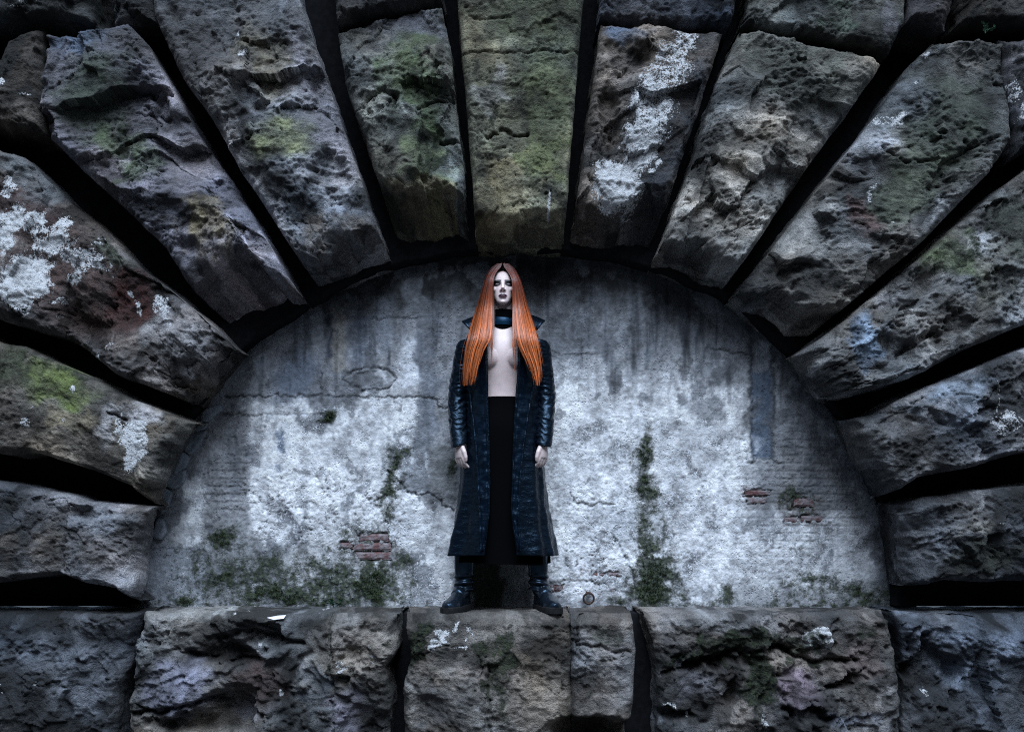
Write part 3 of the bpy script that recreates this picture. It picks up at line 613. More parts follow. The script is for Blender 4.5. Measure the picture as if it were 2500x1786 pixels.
ledge_block([(2206, 1508), (2222, 1580), (2226, 1660), (2222, 1786)], [(2800, 1530), (2800, 1786)], [(2300, 1500), (2500, 1522)], seed=61, col=(0.13, 0.14, 0.165), scal=(0.2, 0.075), fine=(0.07, 0.014), terr=0.016, chamfer=0.09, cw=0.1,  # base colour lowered to paint the vignette in this corner
            tint=[((2400, 1560, 110, 40, 10, .5), (0.20, 0.23, 0.29), .7), ((2300, 1720, 60, 60, 0, .6), BLACK, .8)], steps=[((2290, 1640, 60, 90, 0, .4), -.12), ((2250, 1590, 30, 50, 0, .4), -.08)], paint=[((2275, 1700, 12, 12, 0, .3), .45)],
            label="dark bluish ledge block at the far right corner")
# flat bed and joint backing of the ledge course
vs = [(-3.2, 0.05, -0.03), (3.2, 0.05, -0.03), (3.2, -0.16, -0.03), (-3.2, -0.16, -0.03), (3.2, -0.16, -1.12), (-3.2, -0.16, -1.12)]
mesh_obj("mortar_core", vs, [(0, 3, 2, 1), (3, 5, 4, 2)], M_CORE, ledge, smooth=False)
# ------------------------------------------------------------------ plastered wall closing the niche
niche = empty("niche_wall", (ACX, 0.0, 0.0), "pale flaking plastered brick wall closing the arched niche", "wall"); niche["kind"] = "thing"
WRES = 0.0052
xs = np.arange(-2.02, 2.05, WRES); zs = np.arange(-0.03, 1.98, WRES)
X, Z = np.meshgrid(xs, zs)
px, py = to_px(X, 0.0, Z)
px = px.astype(np.float32); py = py.astype(np.float32)
def W(amp, sc, seed): return amp * fbm(px / sc, py / sc, 5, seed)
wx = px + W(34, 70, 201); wy = py + W(34, 70, 202)
fx = px + W(12, 22, 203); fy = py + W(12, 22, 204)
def box(x0, x1, y0, y1, s=10, sharp=False):
    X_, Y_ = (fx, fy) if sharp else (wx, wy)
    return sstep(x0 - s, x0 + s, X_) * (1 - sstep(x1 - s, x1 + s, X_)) * sstep(y0 - s, y0 + s, Y_) * (1 - sstep(y1 - s, y1 + s, Y_))
def ell(cx, cy, rx, ry, soft=0.4, sharp=False):
    X_, Y_ = (fx, fy) if sharp else (wx, wy)
    return 1 - sstep(1 - soft, 1 + soft, np.hypot((X_ - cx) / rx, (Y_ - cy) / ry))
def line(pts, wid, sharp=True):
    X_, Y_ = (fx, fy) if sharp else (px, py)
    d = poly_dist(X_, Y_, pts)
    return np.exp(-(d / wid) ** 2)
n_lo = fbm(px / 160, py / 160, 5, 210); n_mid = fbm(px / 45, py / 45, 5, 211); n_hi = fbm(px / 12, py / 12, 4, 212)
streak = fbm(px / 26, py / 230, 5, 213)
# arch distance (metres inward from the niche edge)
th_ = np.arctan2(Z - ACZ, X - ACX); th_ = np.where(th_ < -1.5, th_ + 2 * np.pi, th_)
inn = arch_r(th_) - np.hypot(X - ACX, Z - ACZ)
grey = np.array((0.27, 0.275, 0.305)); white = np.array((0.535, 0.53, 0.555)); dirt = np.array((0.075, 0.08, 0.095)); blue = np.array((0.13, 0.17, 0.25)); beige = np.array((0.36, 0.33, 0.30))
c = np.ones(X.shape + (3,)) * grey
def lay(mask, colr, amt=1.0):
    global c
    m = np.clip(mask * amt, 0, 1)[..., None]
    c = c * (1 - m) + np.array(colr) * m
h = 0.006 * n_lo + 0.004 * n_mid
# whitewashed fields
wm = box(612, 1012, 985, 1330, 12) + box(1265, 1830, 960, 1460, 50) + box(1360, 1780, 880, 1250, 60) * .7 + box(960, 1110, 1215, 1490, 15) * .9 + box(1840, 2120, 1240, 1440, 40) * .85 + box(430, 505, 1170, 1480, 22) * .75 + box(860, 1015, 835, 1000, 22) * .6 + box(700, 960, 1290, 1440, 30) * .8
wm = np.clip(wm, 0, 1) * np.clip(0.80 + 0.75 * n_mid + 0.5 * n_lo, 0, 1)
lay(wm, white)
# darker, rougher panels
lay(box(497, 608, 1005, 1290, 6, True), (0.235, 0.235, 0.255), .8)
lay(box(1018, 1066, 800, 1100, 7), (0.15, 0.17, 0.22), .75)
lay(box(1045, 1112, 1085, 1225, 7, True), (0.20, 0.205, 0.22), .95)
lay(box(984, 1040, 1095, 1200, 9, True), (0.40, 0.42, 0.46), .8)
lay(box(345, 510, 1330, 1480, 12), (0.29, 0.31, 0.365), .9)
lay(box(1397, 1443, 1037, 1073, 5, True) + box(1446, 1478, 1028, 1062, 5, True), (0.25, 0.25, 0.27), .75)
lay(ell(1513, 1103, 28, 30, .2, True), (0.24, 0.245, 0.265), .8)
lay(box(1490, 1556, 1232, 1325, 8, True), (0.33, 0.35, 0.385), .8)
lay(box(1470, 1545, 1400, 1450, 8, True), (0.33, 0.345, 0.38), .7)
lay(box(1900, 2080, 1090, 1240, 35), (0.27, 0.265, 0.275), .65)
lay(box(1160, 1222, 1330, 1500, 10), (0.055, 0.058, 0.055), .9)
lay(box(1222, 1300, 1340, 1500, 10), (0.20, 0.205, 0.225), .8)
# blue-black water stains on the upper half
up = 1 - sstep(760, 1010, py + 120 * n_lo)
lay(up * sstep(-0.15, 0.45, streak + 0.5 * n_mid), (0.11, 0.13, 0.175), .8)
lay(up * sstep(-.35, .25, n_lo + .6 * n_mid + .3 * streak), (0.19, 0.20, 0.235), .5)
lay(ell(722, 925, 60, 60, .5), blue, .75); lay(box(800, 817, 770, 872, 6, True), (0.05, 0.07, 0.12), .85); lay(box(811, 843, 735, 905, 8, True), beige, .8)
lay(box(855, 905, 760, 880, 18), blue, .55); lay(box(920, 960, 700, 860, 14), (0.26, 0.29, 0.36), .6); lay(box(985, 1018, 820, 945, 9), (0.52, 0.54, 0.6), .65)
lay(box(676, 694, 1050, 1105, 5, True), (0.10, 0.15, 0.25), .85); lay(box(672, 684, 1130, 1150, 4, True), (0.16, 0.22, 0.33), .7)
# grime that creeps in from the stones, with the arch's shade painted in
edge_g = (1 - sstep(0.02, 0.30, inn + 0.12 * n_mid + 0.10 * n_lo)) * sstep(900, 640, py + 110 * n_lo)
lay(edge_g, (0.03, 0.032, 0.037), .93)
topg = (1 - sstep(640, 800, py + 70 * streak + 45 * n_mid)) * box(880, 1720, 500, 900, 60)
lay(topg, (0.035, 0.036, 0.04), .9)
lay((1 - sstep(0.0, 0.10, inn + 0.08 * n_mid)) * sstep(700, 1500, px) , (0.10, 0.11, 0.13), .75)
dk = sstep(0.18, 0.5, fbm(px / 38, py / 60, 5, 215) + 0.25 * n_hi)
lay(dk * box(1710, 1840, 700, 880, 25), (0.05, 0.055, 0.065), .95)
lay(dk * box(1420, 1600, 640, 840, 30), (0.06, 0.06, 0.065), .9)
lay(dk * box(1860, 2120, 860, 1180, 30), (0.12, 0.125, 0.14), .7)
lay(dk * box(1270, 2160, 820, 1480, 40), (0.26, 0.27, 0.30), .5)
# blue channel with dark edges on the right
band = box(1836, 1882, 905, 1118, 5, True)
lay(line([(1832, 800), (1834, 1000), (1836, 1120)], 7) + line([(1886, 850), (1888, 1000), (1884, 1118)], 6), (0.07, 0.08, 0.10), .85)
lay(band, (0.10, 0.145, 0.225), .92); lay(box(1836, 1878, 836, 905, 5, True), (0.26, 0.28, 0.32), .85)
h = h - 0.012 * box(1836, 1882, 840, 1120, 5, True)
# speckle: pits and scabs in the render
pit = sstep(0.30, 0.55, fbm(px / 9, py / 9, 3, 216) + 0.5 * fbm(px / 70, py / 70, 3, 217))
pz = np.clip(box(500, 1010, 1150, 1330, 40) + box(1270, 2100, 1000, 1450, 60) * .55 + box(497, 610, 1010, 1290, 10) * .8 + box(1340, 1480, 1290, 1480, 40) * .6, 0, 1)
lay(pit * pz, (0.10, 0.105, 0.12), .75); h = h - 0.006 * pit * pz
scab = sstep(-0.02, 0.06, fbm(px / 30, py / 26, 5, 218)); rim = np.exp(-(fbm(px / 30, py / 26, 5, 218) / 0.02) ** 2)
h = h + 0.0035 * scab * pz; lay(rim * pz, (0.13, 0.135, 0.15), .4)
# brick bond ghosting through the thin render
row = np.floor(py / 19.0); off = (row % 2) * 22
bj = np.maximum(np.exp(-((np.mod(fy * .3 + py * .7, 19.0) - 9.5) / 2.2) ** 2), np.exp(-((np.mod(fx * .3 + px * .7 + off, 44.0) - 22) / 2.2) ** 2))
ghost = np.clip(box(497, 612, 1120, 1260, 18) * .8 + box(1900, 2090, 1040, 1300, 35) * .9 + box(600, 780, 1030, 1120, 40) * .2 + box(1780, 1990, 1150, 1420, 40) * .35, 0, 1)
h = h - 0.005 * bj * ghost; lay(bj * ghost, (0.15, 0.15, 0.17), .5)
# cracks and edges of repairs
CR = [([(549, 968), (700, 966), (860, 968), (1000, 970), (1062, 972), (1066, 995), (1110, 994)], 2.4, .9), ([(539, 1011), (640, 1013), (740, 1011), (800, 1013)], 2.2, .7),
      ([(1015, 1205), (1068, 1210), (1080, 1232), (1110, 1244)], 2.6, 1), ([(947, 1150), (972, 1170), (990, 1195), (1015, 1205)], 3, 1), ([(947, 1147), (955, 1215), (945, 1270), (950, 1330)], 3, .9),
      ([(1394, 1200), (1400, 1227), (1448, 1232), (1500, 1230)], 2.4, .9), ([(1492, 1303), (1530, 1363), (1549, 1406), (1553, 1450)], 2.4, 1), ([(784, 905), (782, 940), (786, 948)], 2.2, .9),
      ([(836, 925), (860, 905), (903, 897), (945, 902), (970, 924), (945, 948), (903, 953), (862, 946), (836, 925)], 2.2, 1), ([(905, 776), (960, 778), (1035, 775)], 2, .6),
      ([(1828, 1128), (1850, 1120), (1884, 1122), (1900, 1130)], 2.6, .8), ([(1440, 1420), (1480, 1425), (1500, 1445), (1545, 1450)], 2.4, .7), ([(1345, 1420), (1400, 1418), (1440, 1425)], 2.4, .7),
      ([(560, 1430), (640, 1420), (700, 1430)], 2, .5), ([(1290, 860), (1400, 866), (1480, 862)], 2, .5), ([(1560, 905), (1640, 900), (1660, 880)], 1.8, .4), ([(345, 1340), (430, 1338), (505, 1345)], 1.8, .5), ([(1725, 850), (1830, 866)], 2.2, .8)]
for pts, wid, amt in CR:
    l = line(pts, wid) * amt
    h = h - 0.008 * l; lay(l, (0.03, 0.032, 0.035), .9)
lay(ell(903, 925, 58, 22, .3), (0.40, 0.41, 0.44), .5)
h = h + 0.004 * box(1045, 1112, 1085, 1225, 5, True) - 0.006 * ell(903, 925, 66, 27, .1) * (n_mid > -2)
# where the render has fallen and the brickwork shows
BRICKS = [(879, 948, 1303, 1321), (864, 955, 1325, 1343.5), (869, 955, 1347, 1365), (830, 861, 1324, 1338), (1819, 1880, 1197, 1209), (1825, 1870, 1214, 1229), (1916, 1949, 1262, 1275), (1957, 2008, 1259, 1273),
          (1938, 1986, 1216, 1236), (1342, 1374, 1424, 1444), (1440, 1476, 1398, 1407), (1484, 1512, 1397, 1406)]
hole = np.zeros_like(px)
for (x0, x1, y0, y1) in BRICKS:
    hole = np.maximum(hole, box(x0 - 4, x1 + 4, y0 - 4, y1 + 4, 3, True))
hole = hole * sstep(-.2, -.02, n_mid + 1.1 * n_hi)
lay(hole, (0.15, 0.14, 0.145), .9); h = h - 0.012 * hole
lay(np.clip(box(850, 965, 1295, 1372, 14) + box(1810, 1890, 1190, 1236, 12) + box(1905, 2015, 1205, 1282, 14), 0, 1), (0.20, 0.19, 0.20), .55)
redm = np.clip(box(1905, 2015, 1200, 1285, 14) + box(1810, 1890, 1190, 1235, 12) + box(1340, 1520, 1390, 1450, 20) + box(1580, 1800, 1255, 1270, 8) * .6, 0, 1) * sstep(0.0, 0.4, n_mid + 0.4 * n_hi)
lay(redm, (0.12, 0.05, 0.05), .7)
# moss and algae
MO = [(806, 1016, 18, 13, 1.0), (1000, 1092, 22, 14, .7), (962, 1125, 14, 40, .75), (948, 1180, 12, 40, .7), (990, 1185, 20, 12, .55), (944, 1235, 16, 40, .55), (545, 1318, 34, 22, .72), (538, 1400, 32, 22, .75), (690, 1450, 95, 26, .78), (640, 1440, 60, 25, .6),
      (910, 1425, 58, 52, .85), (925, 1300, 30, 22, .45), (985, 1372, 28, 26, .66), (445, 1462, 22, 20, .8), (580, 1450, 60, 30, .5), (800, 1360, 40, 40, .42), (800, 1460, 90, 24, .7), (1108, 1140, 14, 22, .7), (740, 1440, 90, 45, .5), (560, 1360, 60, 40, .4),
      (1576, 1115, 15, 55, .78), (1582, 1190, 20, 60, .74), (1580, 1270, 20, 60, .55), (1584, 1350, 26, 60, .68), (1592, 1420, 42, 60, .88), (1565, 1160, 25, 60, .4), (1620, 1450, 50, 30, .55), (1520, 1465, 30, 16, .6), (1776, 1455, 30, 24, .55), (1948, 1222, 34, 26, .66),
      (1940, 1440, 14, 40, .5), (1985, 1410, 50, 10, .6), (2040, 1430, 20, 24, .55), (2108, 1455, 58, 24, .66), (1700, 1474, 200, 8, .45), (2000, 1476, 160, 8, .5), (700, 1476, 300, 8, .55), (1190, 1440, 36, 60, .6), (640, 1410, 160, 62, .56), (820, 1425, 140, 62, .62), (500, 1390, 80, 70, .42), (890, 1340, 70, 70, .45), (1990, 1440, 120, 34, .36), (1600, 1300, 40, 120, .36), (1000, 1440, 40, 40, .3), (1960, 1340, 40, 40, .25)]
moss = np.zeros_like(px)
for (cx, cy, rx, ry, a) in MO: moss = np.maximum(moss, .9 * a * ell(cx, cy, rx * 1.15, ry * 1.15, .95))
h = h + 0.008 * sstep(.4, .9, moss + .4 * n_hi)
alg = np.zeros_like(px)
for (cx, cy, rx, ry, a) in MO: alg = np.maximum(alg, a * ell(cx, cy, rx * 1.7, ry * 1.5, .9))
lay(alg * sstep(-0.35, 0.35, n_hi + .6 * n_mid), (0.055, 0.066, 0.05), .9)
fleck = sstep(0.22, 0.42, fbm(px / 6, py / 6, 3, 221) + 0.35 * n_mid); lay(fleck * sstep(.05, .25, inn) * sstep(-.1, .3, n_lo), (0.13, 0.135, 0.15), .45)
pale = sstep(0.12, 0.34, fbm(px / 17, py / 15, 4, 222) + .3 * n_lo) * wm; lay(pale, (0.62, 0.635, 0.68), .5)
blot = fbm(px / 120 + 4, py / 150, 6, 223); lay(sstep(.16, .24, blot) * (1 - box(1300, 1820, 1000, 1440, 80) * .6), (0.17, 0.18, 0.21), .75)
blot2 = fbm(px / 55 + 9, py / 70, 6, 224); lay(sstep(.26, .32, blot2), (0.14, 0.145, 0.165), .6); lay(sstep(-.24, -.32, blot2) * wm, (0.60, 0.615, 0.66), .6)
c = c * (1 + 0.36 * n_mid + 0.30 * n_hi + 0.2 * n_lo)[..., None]
c = c * (1 - 0.35 * sstep(0.1, 0.5, streak) * sstep(1250, 900, py))[..., None]
h = h + 0.003 * n_hi + 0.0016 * ridged(px / 7, py / 7, 2, 219)
paintm = np.clip(0.36 * box(612, 1012, 985, 1330, 20) + .42 * box(1340, 1820, 1000, 1460, 50) + .4 * box(1840, 2120, 1260, 1430, 40) + .36 * box(960, 1110, 1225, 1490, 15), 0, .5) * (1 - sstep(.25, .5, moss)) * (1 - hole)
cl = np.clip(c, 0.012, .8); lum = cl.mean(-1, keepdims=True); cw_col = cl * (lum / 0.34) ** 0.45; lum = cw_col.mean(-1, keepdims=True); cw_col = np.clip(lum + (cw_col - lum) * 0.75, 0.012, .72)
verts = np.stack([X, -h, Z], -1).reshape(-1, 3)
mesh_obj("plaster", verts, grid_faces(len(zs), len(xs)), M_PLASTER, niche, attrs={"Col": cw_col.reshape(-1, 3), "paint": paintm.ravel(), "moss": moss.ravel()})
WALL_H = h; WALL_MOSS = moss
def wall_y(x, z):
    i = int(np.clip(round((z - zs[0]) / WRES), 0, len(zs) - 1)); j = int(np.clip(round((x - xs[0]) / WRES), 0, len(xs) - 1))
    return -float(WALL_H[i, j])
# exposed bricks, each its own block set back in the hole
rb = random.Random(4)
for (x0, x1, y0, y1) in BRICKS:
    (ax0, ax1), (az0, az1) = at([x0, x1], [y1, y0], 0.0)
    nx, nz = 9, 5
    gx_, gz_ = np.meshgrid(np.linspace(0, 1, nx), np.linspace(0, 1, nz))
    ed = np.minimum(np.minimum(gx_, 1 - gx_) * (ax1 - ax0), np.minimum(gz_, 1 - gz_) * (az1 - az0))
    bxx = ax0 + gx_ * (ax1 - ax0) + np.array([[rb.uniform(-.0015, .0015) for _ in range(nx)] for _ in range(nz)]); bz = az0 + gz_ * (az1 - az0) + np.array([[rb.uniform(-.0015, .0015) for _ in range(nx)] for _ in range(nz)])
    by = 0.006 - 0.005 * np.clip(ed / 0.006, 0, 1) - np.array([[rb.uniform(0, .003) for _ in range(nx)] for _ in range(nz)])
    fr = np.stack([bxx, by, bz], -1).reshape(-1, 3); bk = fr.copy(); bk[:, 1] = 0.05
    rimi = [i for i in range(nx)] + [r * nx + nx - 1 for r in range(1, nz)] + [(nz - 1) * nx + i for i in range(nx - 2, -1, -1)] + [r * nx for r in range(nz - 2, 0, -1)]
    n0 = nx * nz
    fcs = [tuple(q) for q in grid_faces(nz, nx)] + [(rimi[(k + 1) % len(rimi)], rimi[k], n0 + rimi[k], n0 + rimi[(k + 1) % len(rimi)]) for k in range(len(rimi))]
    mesh_obj("brick", np.concatenate([fr, bk]), fcs, M_BRICK, niche, smooth=False)
# mortar repairs wedged along the left foot of the arch
FIL = [[(496, 1003), (540, 985), (545, 1000), (512, 1030), (488, 1034)], [(486, 1036), (512, 1032), (506, 1046), (482, 1056), (474, 1048)], [(470, 1052), (508, 1052), (490, 1090), (466, 1112), (448, 1096)], [(446, 1100), (466, 1116), (458, 1140), (424, 1164), (420, 1142)],
       [(420, 1152), (458, 1146), (452, 1180), (424, 1196), (402, 1182)], [(400, 1188), (424, 1200), (412, 1240), (396, 1256), (384, 1236)], [(386, 1262), (402, 1266), (409, 1300), (396, 1318), (372, 1312)]]
for i, poly in enumerate(FIL):
    x_, z_ = at([p[0] for p in poly], [p[1] for p in poly], 0.0)
    P_ = np.stack([x_, z_], 1)
    Q, _ = resample(np.concatenate([P_, P_[:1]]), 49); Q = Q[:-1]
    for _ in range(3): Q = (Q + np.roll(Q, 1, 0) + np.roll(Q, -1, 0)) / 3
    ce = Q.mean(0); rows = []
    for k, (sc_, yy) in enumerate([(1.03, 0.02), (1.0, -0.012), (0.93, -0.02), (0.7, -0.023), (0.4, -0.024), (0.02, -0.024)]):
        R_ = ce + (Q - ce) * sc_
        rows.append(np.stack([R_[:, 0], yy - 0.010 * fbm(R_[:, 0] * 12 + i, R_[:, 1] * 12, 3, 230) * (k > 1) - (0.003 * fbm(R_[:, 0] * 40, R_[:, 1] * 40, 3, 231)), R_[:, 1]], 1))
    vv = np.concatenate(rows)
    cc = np.ones((len(vv), 3)) * np.array((0.23, 0.25, 0.285)) * (1 + .4 * fbm(vv[:, 0] * 10, vv[:, 2] * 10, 3, 232))[:, None]
    mesh_obj("mortar_patch", vv, grid_faces(6, 48, close_u=True), M_MORTAR, niche, attrs={"Col": cc, "paint": np.zeros(len(vv)), "moss": np.where(np.arange(len(vv)) < 96, .22, .03)})
# ------------------------------------------------------------------ the standing woman
YP = -0.20
PX0 = float(at(1227, 1480, YP)[0])
def Q(px_, py_, dy=0.0):
    x, z = at(px_, py_, YP + dy)
    return np.array([float(x), YP + dy, float(z)])
def zp(py_, dy=0.0): return float(at(1227, py_, YP + dy)[1])
def xp(px_, py_, dy=0.0): return float(at(px_, py_, YP + dy)[0])
class Shapes:
    def __init__(s): s.v = []; s.f = []; s.n = 0
    def add(s, v, f):
        s.v.append(np.asarray(v, float)); s.f += [tuple(int(i) + s.n for i in q) for q in f]; s.n += len(v)
    def rings(s, rings):
        """rings: list of (n,3) arrays, capped"""
        n = len(rings[0]); v = np.concatenate(rings); f = [tuple(q) for q in grid_faces(len(rings), n, close_u=True)]
        v = np.concatenate([v, rings[0].mean(0)[None], rings[-1].mean(0)[None]]); a = len(v) - 2; b = len(v) - 1; m = (len(rings) - 1) * n
        f += [(a, (i + 1) % n, i) for i in range(n)] + [(b, m + i, m + (i + 1) % n) for i in range(n)]
        s.add(v, f)
    def loft(s, spec, n=28):
        """spec rows: cx, cy, cz, rx, ry"""
        t = np.linspace(0, 2 * np.pi, n, endpoint=False)
        s.rings([np.stack([cx + rx * np.cos(t), cy + ry * np.sin(t), np.full(n, cz)], 1) for cx, cy, cz, rx, ry in spec])
    def ell(s, c, r, n=18, rot=None):
        u = np.linspace(0, np.pi, n)[1:-1]; t = np.linspace(0, 2 * np.pi, n * 2, endpoint=False)
        s.rings([np.array(c) + np.stack([r[0] * np.sin(a) * np.cos(t), r[1] * np.sin(a) * np.sin(t), np.full(len(t), r[2] * np.cos(a))], 1) for a in u])
    def tube(s, pts, rad, n=14, flat=None, width_dir=None):
        """round (or flattened) limb along pts"""
        pts = np.asarray(pts, float); rs = []
        t = np.linspace(0, 2 * np.pi, n, endpoint=False)
        for i, p in enumerate(pts):
            d = pts[min(i + 1, len(pts) - 1)] - pts[max(i - 1, 0)]; d /= np.linalg.norm(d) + 1e-9
            w = np.array(width_dir if width_dir is not None else (1, 0.02, 0.01), float); w = w - d * np.dot(w, d); w /= np.linalg.norm(w) + 1e-9
            q = np.cross(d, w); r = rad[i]; fl = 1.0 if flat is None else flat[i]
            rs.append(p + r * (np.cos(t)[:, None] * w + fl * np.sin(t)[:, None] * q))
        s.rings(rs)
def remesh(shapes, voxel, smooth=3, fac=0.5):
    me = bpy.data.meshes.new("tmp"); me.from_pydata(np.concatenate(shapes.v).tolist(), [], shapes.f); me.update()
    o = bpy.data.objects.new("tmp", me); COL.objects.link(o)
    m = o.modifiers.new("r", 'REMESH'); m.mode = 'VOXEL'; m.voxel_size = voxel
    if smooth:
        m = o.modifiers.new("s", 'SMOOTH'); m.iterations = smooth; m.factor = fac
    dg = bpy.context.evaluated_depsgraph_get(); e = o.evaluated_get(dg); em = e.to_mesh()
    v = np.empty(len(em.vertices) * 3, np.float32); em.vertices.foreach_get("co", v); v = v.reshape(-1, 3).astype(float)
    f = np.empty(len(em.loops), np.int32); em.loops.foreach_get("vertex_index", f)
    lt = np.empty(len(em.polygons), np.int32); em.polygons.foreach_get("loop_total", lt)
    assert (lt == 4).all()
    f = f.reshape(-1, 4).copy()
    e.to_mesh_clear(); bpy.data.objects.remove(o); bpy.data.meshes.remove(me)
    return v, f
def smooth_path(pts, n):
    """Catmull-Rom through pts"""
    p = np.asarray(pts, float); p = np.concatenate([[2 * p[0] - p[1]], p, [2 * p[-1] - p[-2]]]); out = []
    for t in np.linspace(0, len(p) - 3 - 1e-6, n):
        i = int(t); u = t - i; a, b, c_, d = p[i], p[i + 1], p[i + 2], p[i + 3]
        out.append(0.5 * (2 * b + (c_ - a) * u + (2 * a - 5 * b + 4 * c_ - d) * u * u + (3 * b - a - 3 * c_ + d) * u ** 3))
    return np.array(out)

# --- materials
def skin_material():
    m, nt, b = new_mat("pale_skin")
    col = N(nt, "ShaderNodeAttribute", attribute_name="Col").outputs["Color"]
    pos = N(nt, "ShaderNodeNewGeometry").outputs["Position"]
    n = noise_node(nt, 70, 4, 0.6, pos)
    nt.links.new(mixc(nt, math_node(nt, 'MULTIPLY', n, 0.5), col, (0.85, 0.72, 0.72), 'MULTIPLY'), b.inputs["Base Color"])
    b.inputs["Roughness"].default_value = 0.5
    b.inputs["Subsurface Weight"].default_value = 0.08; b.inputs["Subsurface Radius"].default_value = (0.01, 0.004, 0.003)
    return m
def leather_material(name, color, rough=0.34, scale=(24, 24, 60), bd=0.004, spec=0.6, strength=0.7):
    m, nt, b = new_mat(name)
    pos = N(nt, "ShaderNodeNewGeometry").outputs["Position"]
    mp = N(nt, "ShaderNodeMapping"); mp.inputs["Scale"].default_value = scale; nt.links.new(pos, mp.inputs["Vector"])
    n = noise_node(nt, 1.0, 5, 0.6, mp.outputs[0]); g = noise_node(nt, 420, 3, 0.6, pos); w = noise_node(nt, 14, 4, 0.6, pos)
    nt.links.new(mixc(nt, ramp01(nt, w, 0.35, 0.7), color, tuple(c_ * 0.5 for c_ in color)), b.inputs["Base Color"])
    nt.links.new(math_node(nt, 'MULTIPLY_ADD', w, 0.3, rough - 0.13), b.inputs["Roughness"])
    b.inputs["Specular IOR Level"].default_value = spec; b.inputs["Specular Tint"].default_value = (0.42, 0.68, 1.0, 1)
    h = math_node(nt, 'ADD', n, math_node(nt, 'MULTIPLY', g, 0.12))
    bp = N(nt, "ShaderNodeBump"); bp.inputs["Strength"].default_value = strength; bp.inputs["Distance"].default_value = bd
    nt.links.new(h, bp.inputs["Height"]); nt.links.new(bp.outputs[0], b.inputs["Normal"])
    return m
def hair_material():
    m, nt, b = new_mat("copper_hair")
    col = N(nt, "ShaderNodeAttribute", attribute_name="Col").outputs["Color"]
    nt.links.new(col, b.inputs["Base Color"]); b.inputs["Roughness"].default_value = 0.42; b.inputs["Specular IOR Level"].default_value = 0.45
    return m
M_SKIN = skin_material()
M_LEATHER = leather_material("black_blue_leather", (0.0016, 0.0035, 0.007), rough=0.25, spec=0.34, bd=0.006)
M_LAPEL = leather_material("blue_black_lapel_leather", (0.0016, 0.0045, 0.010), rough=0.25, scale=(20, 20, 46), bd=0.004, spec=0.34)
M_STRAP = leather_material("blue_strap_leather", (0.005, 0.026, 0.055), rough=0.35, spec=0.35, bd=0.002)
M_BOOT = leather_material("polished_boot_leather", (0.006, 0.009, 0.014), rough=0.22, scale=(20, 20, 30), bd=0.0012, spec=0.45, strength=0.4)
M_CLOTH = plain_material("black_cloth", (0.0015, 0.0015, 0.002), 0.95, 0.03, nscale=200, nvar=0.2, bump=0.2, bdist=0.001)
M_SOLE = plain_material("black_rubber", (0.008, 0.008, 0.009), 0.8, 0.2)
M_HAIR = hair_material()

# --- body: one continuous surface
FS = 0.92                                                        # face scale
CHIN = Q(1227, 743, -0.085); CHIN[0] = PX0
HO = np.array([PX0, YP + 0.0, CHIN[2]])                          # head frame: origin below the chin level, -y is forward
TILT = math.radians(6)
def hd(x, y, z):
    """head frame (metres, z above the chin) to world, head tipped back a little"""
    yy, zz = y * FS, (z - 0.05) * FS
    return (HO[0] + x * FS, HO[1] + yy * math.cos(TILT) + zz * math.sin(TILT), HO[2] + 0.05 * FS + zz * math.cos(TILT) - yy * math.sin(TILT))
S = Shapes()
def head_rings(spec, n=36):
    t = np.linspace(0, 2 * np.pi, n, endpoint=False)
    S.rings([np.array([hd(rx * math.cos(a), cy + ry * math.sin(a), z) for a in t]) for z, rx, ry, cy in spec])
head_rings([(-0.004, .012, .010, -.066), (0.004, .024, .020, -.062), (0.014, .034, .032, -.054), (.036, .047, .052, -.036), (.066, .057, .067, -.023), (.088, .063, .074, -.016), (.108, .065, .077, -.012), (.126, .066, .081, -.009), (.150, .066, .081, -.005), (.175, .058, .074, .0), (.195, .040, .05, .004), (.205, .015, .02, .006)])
def hell(c, r): 
    q = hd(*c); S.ell(q, tuple(k * FS for k in r), 12)
hell((0, .012, .125), (.071, .088, .083))
S.tube([hd(0, -.086, .116), hd(0, -.095, .098), hd(0, -.107, .080), hd(0, -.110, .073)], [.006, .0075, .0095, .0085], 10)
for sx in (-1, 1):
    hell((sx * .0105, -.097, .071), (.0075, .009, .0065)); hell((sx * .041, -.056, .084), (.021, .022, .017)); hell((sx * .026, -.077, .1255), (.024, .013, .007)); hell((sx * .030, -.0705, .107), (.0135, .013, .0115))
    hell((sx * .069, .012, .092), (.006, .016, .026))
hell((0, -.091, .0445), (.022, .0085, .006)); hell((0, -.089, .0335), (.019, .0095, .007)); hell((0, -.077, .010), (.016, .014, .012))
ZS = zp(822); 
S.tube([hd(0, .012, .05), (PX0, YP + .012, ZS + .09), (PX0, YP + .014, ZS + .02)], [.050, .050, .062], 20)
z0 = ZS
torso = [(.07, .06, .05, .012), (.035, .095, .062, .012), (.0, .132, .076, .008), (-.05, .150, .090, .002), (-.11, .155, .098, 0), (-.18, .142, .092, .0), (-.26, .124, .083, .0), (-.33, .122, .083, 0), (-.41, .150, .098, 0), (-.49, .170, .108, .004), (-.57, .165, .105, .004), (-.62, .12, .08, .004)]
tq = smooth_path([(z, rx, ry, cy) for z, rx, ry, cy in torso], 60)
S.loft([(PX0, YP + cy, z0 + z, rx, ry) for z, rx, ry, cy in tq], 48)
for sx in (-1, 1):
    S.ell((PX0 + sx * .068, YP - .064, z0 - .120), (.058, .052, .058), 14)
SH = {-1: Q(1143, 838, 0.0), 1: Q(1313, 838, 0.0)}
EL = {-1: Q(1119, 960, 0.02), 1: Q(1331, 960, 0.02)}
WR = {-1: Q(1121, 1084, -0.075), 1: Q(1327, 1084, -0.075)}
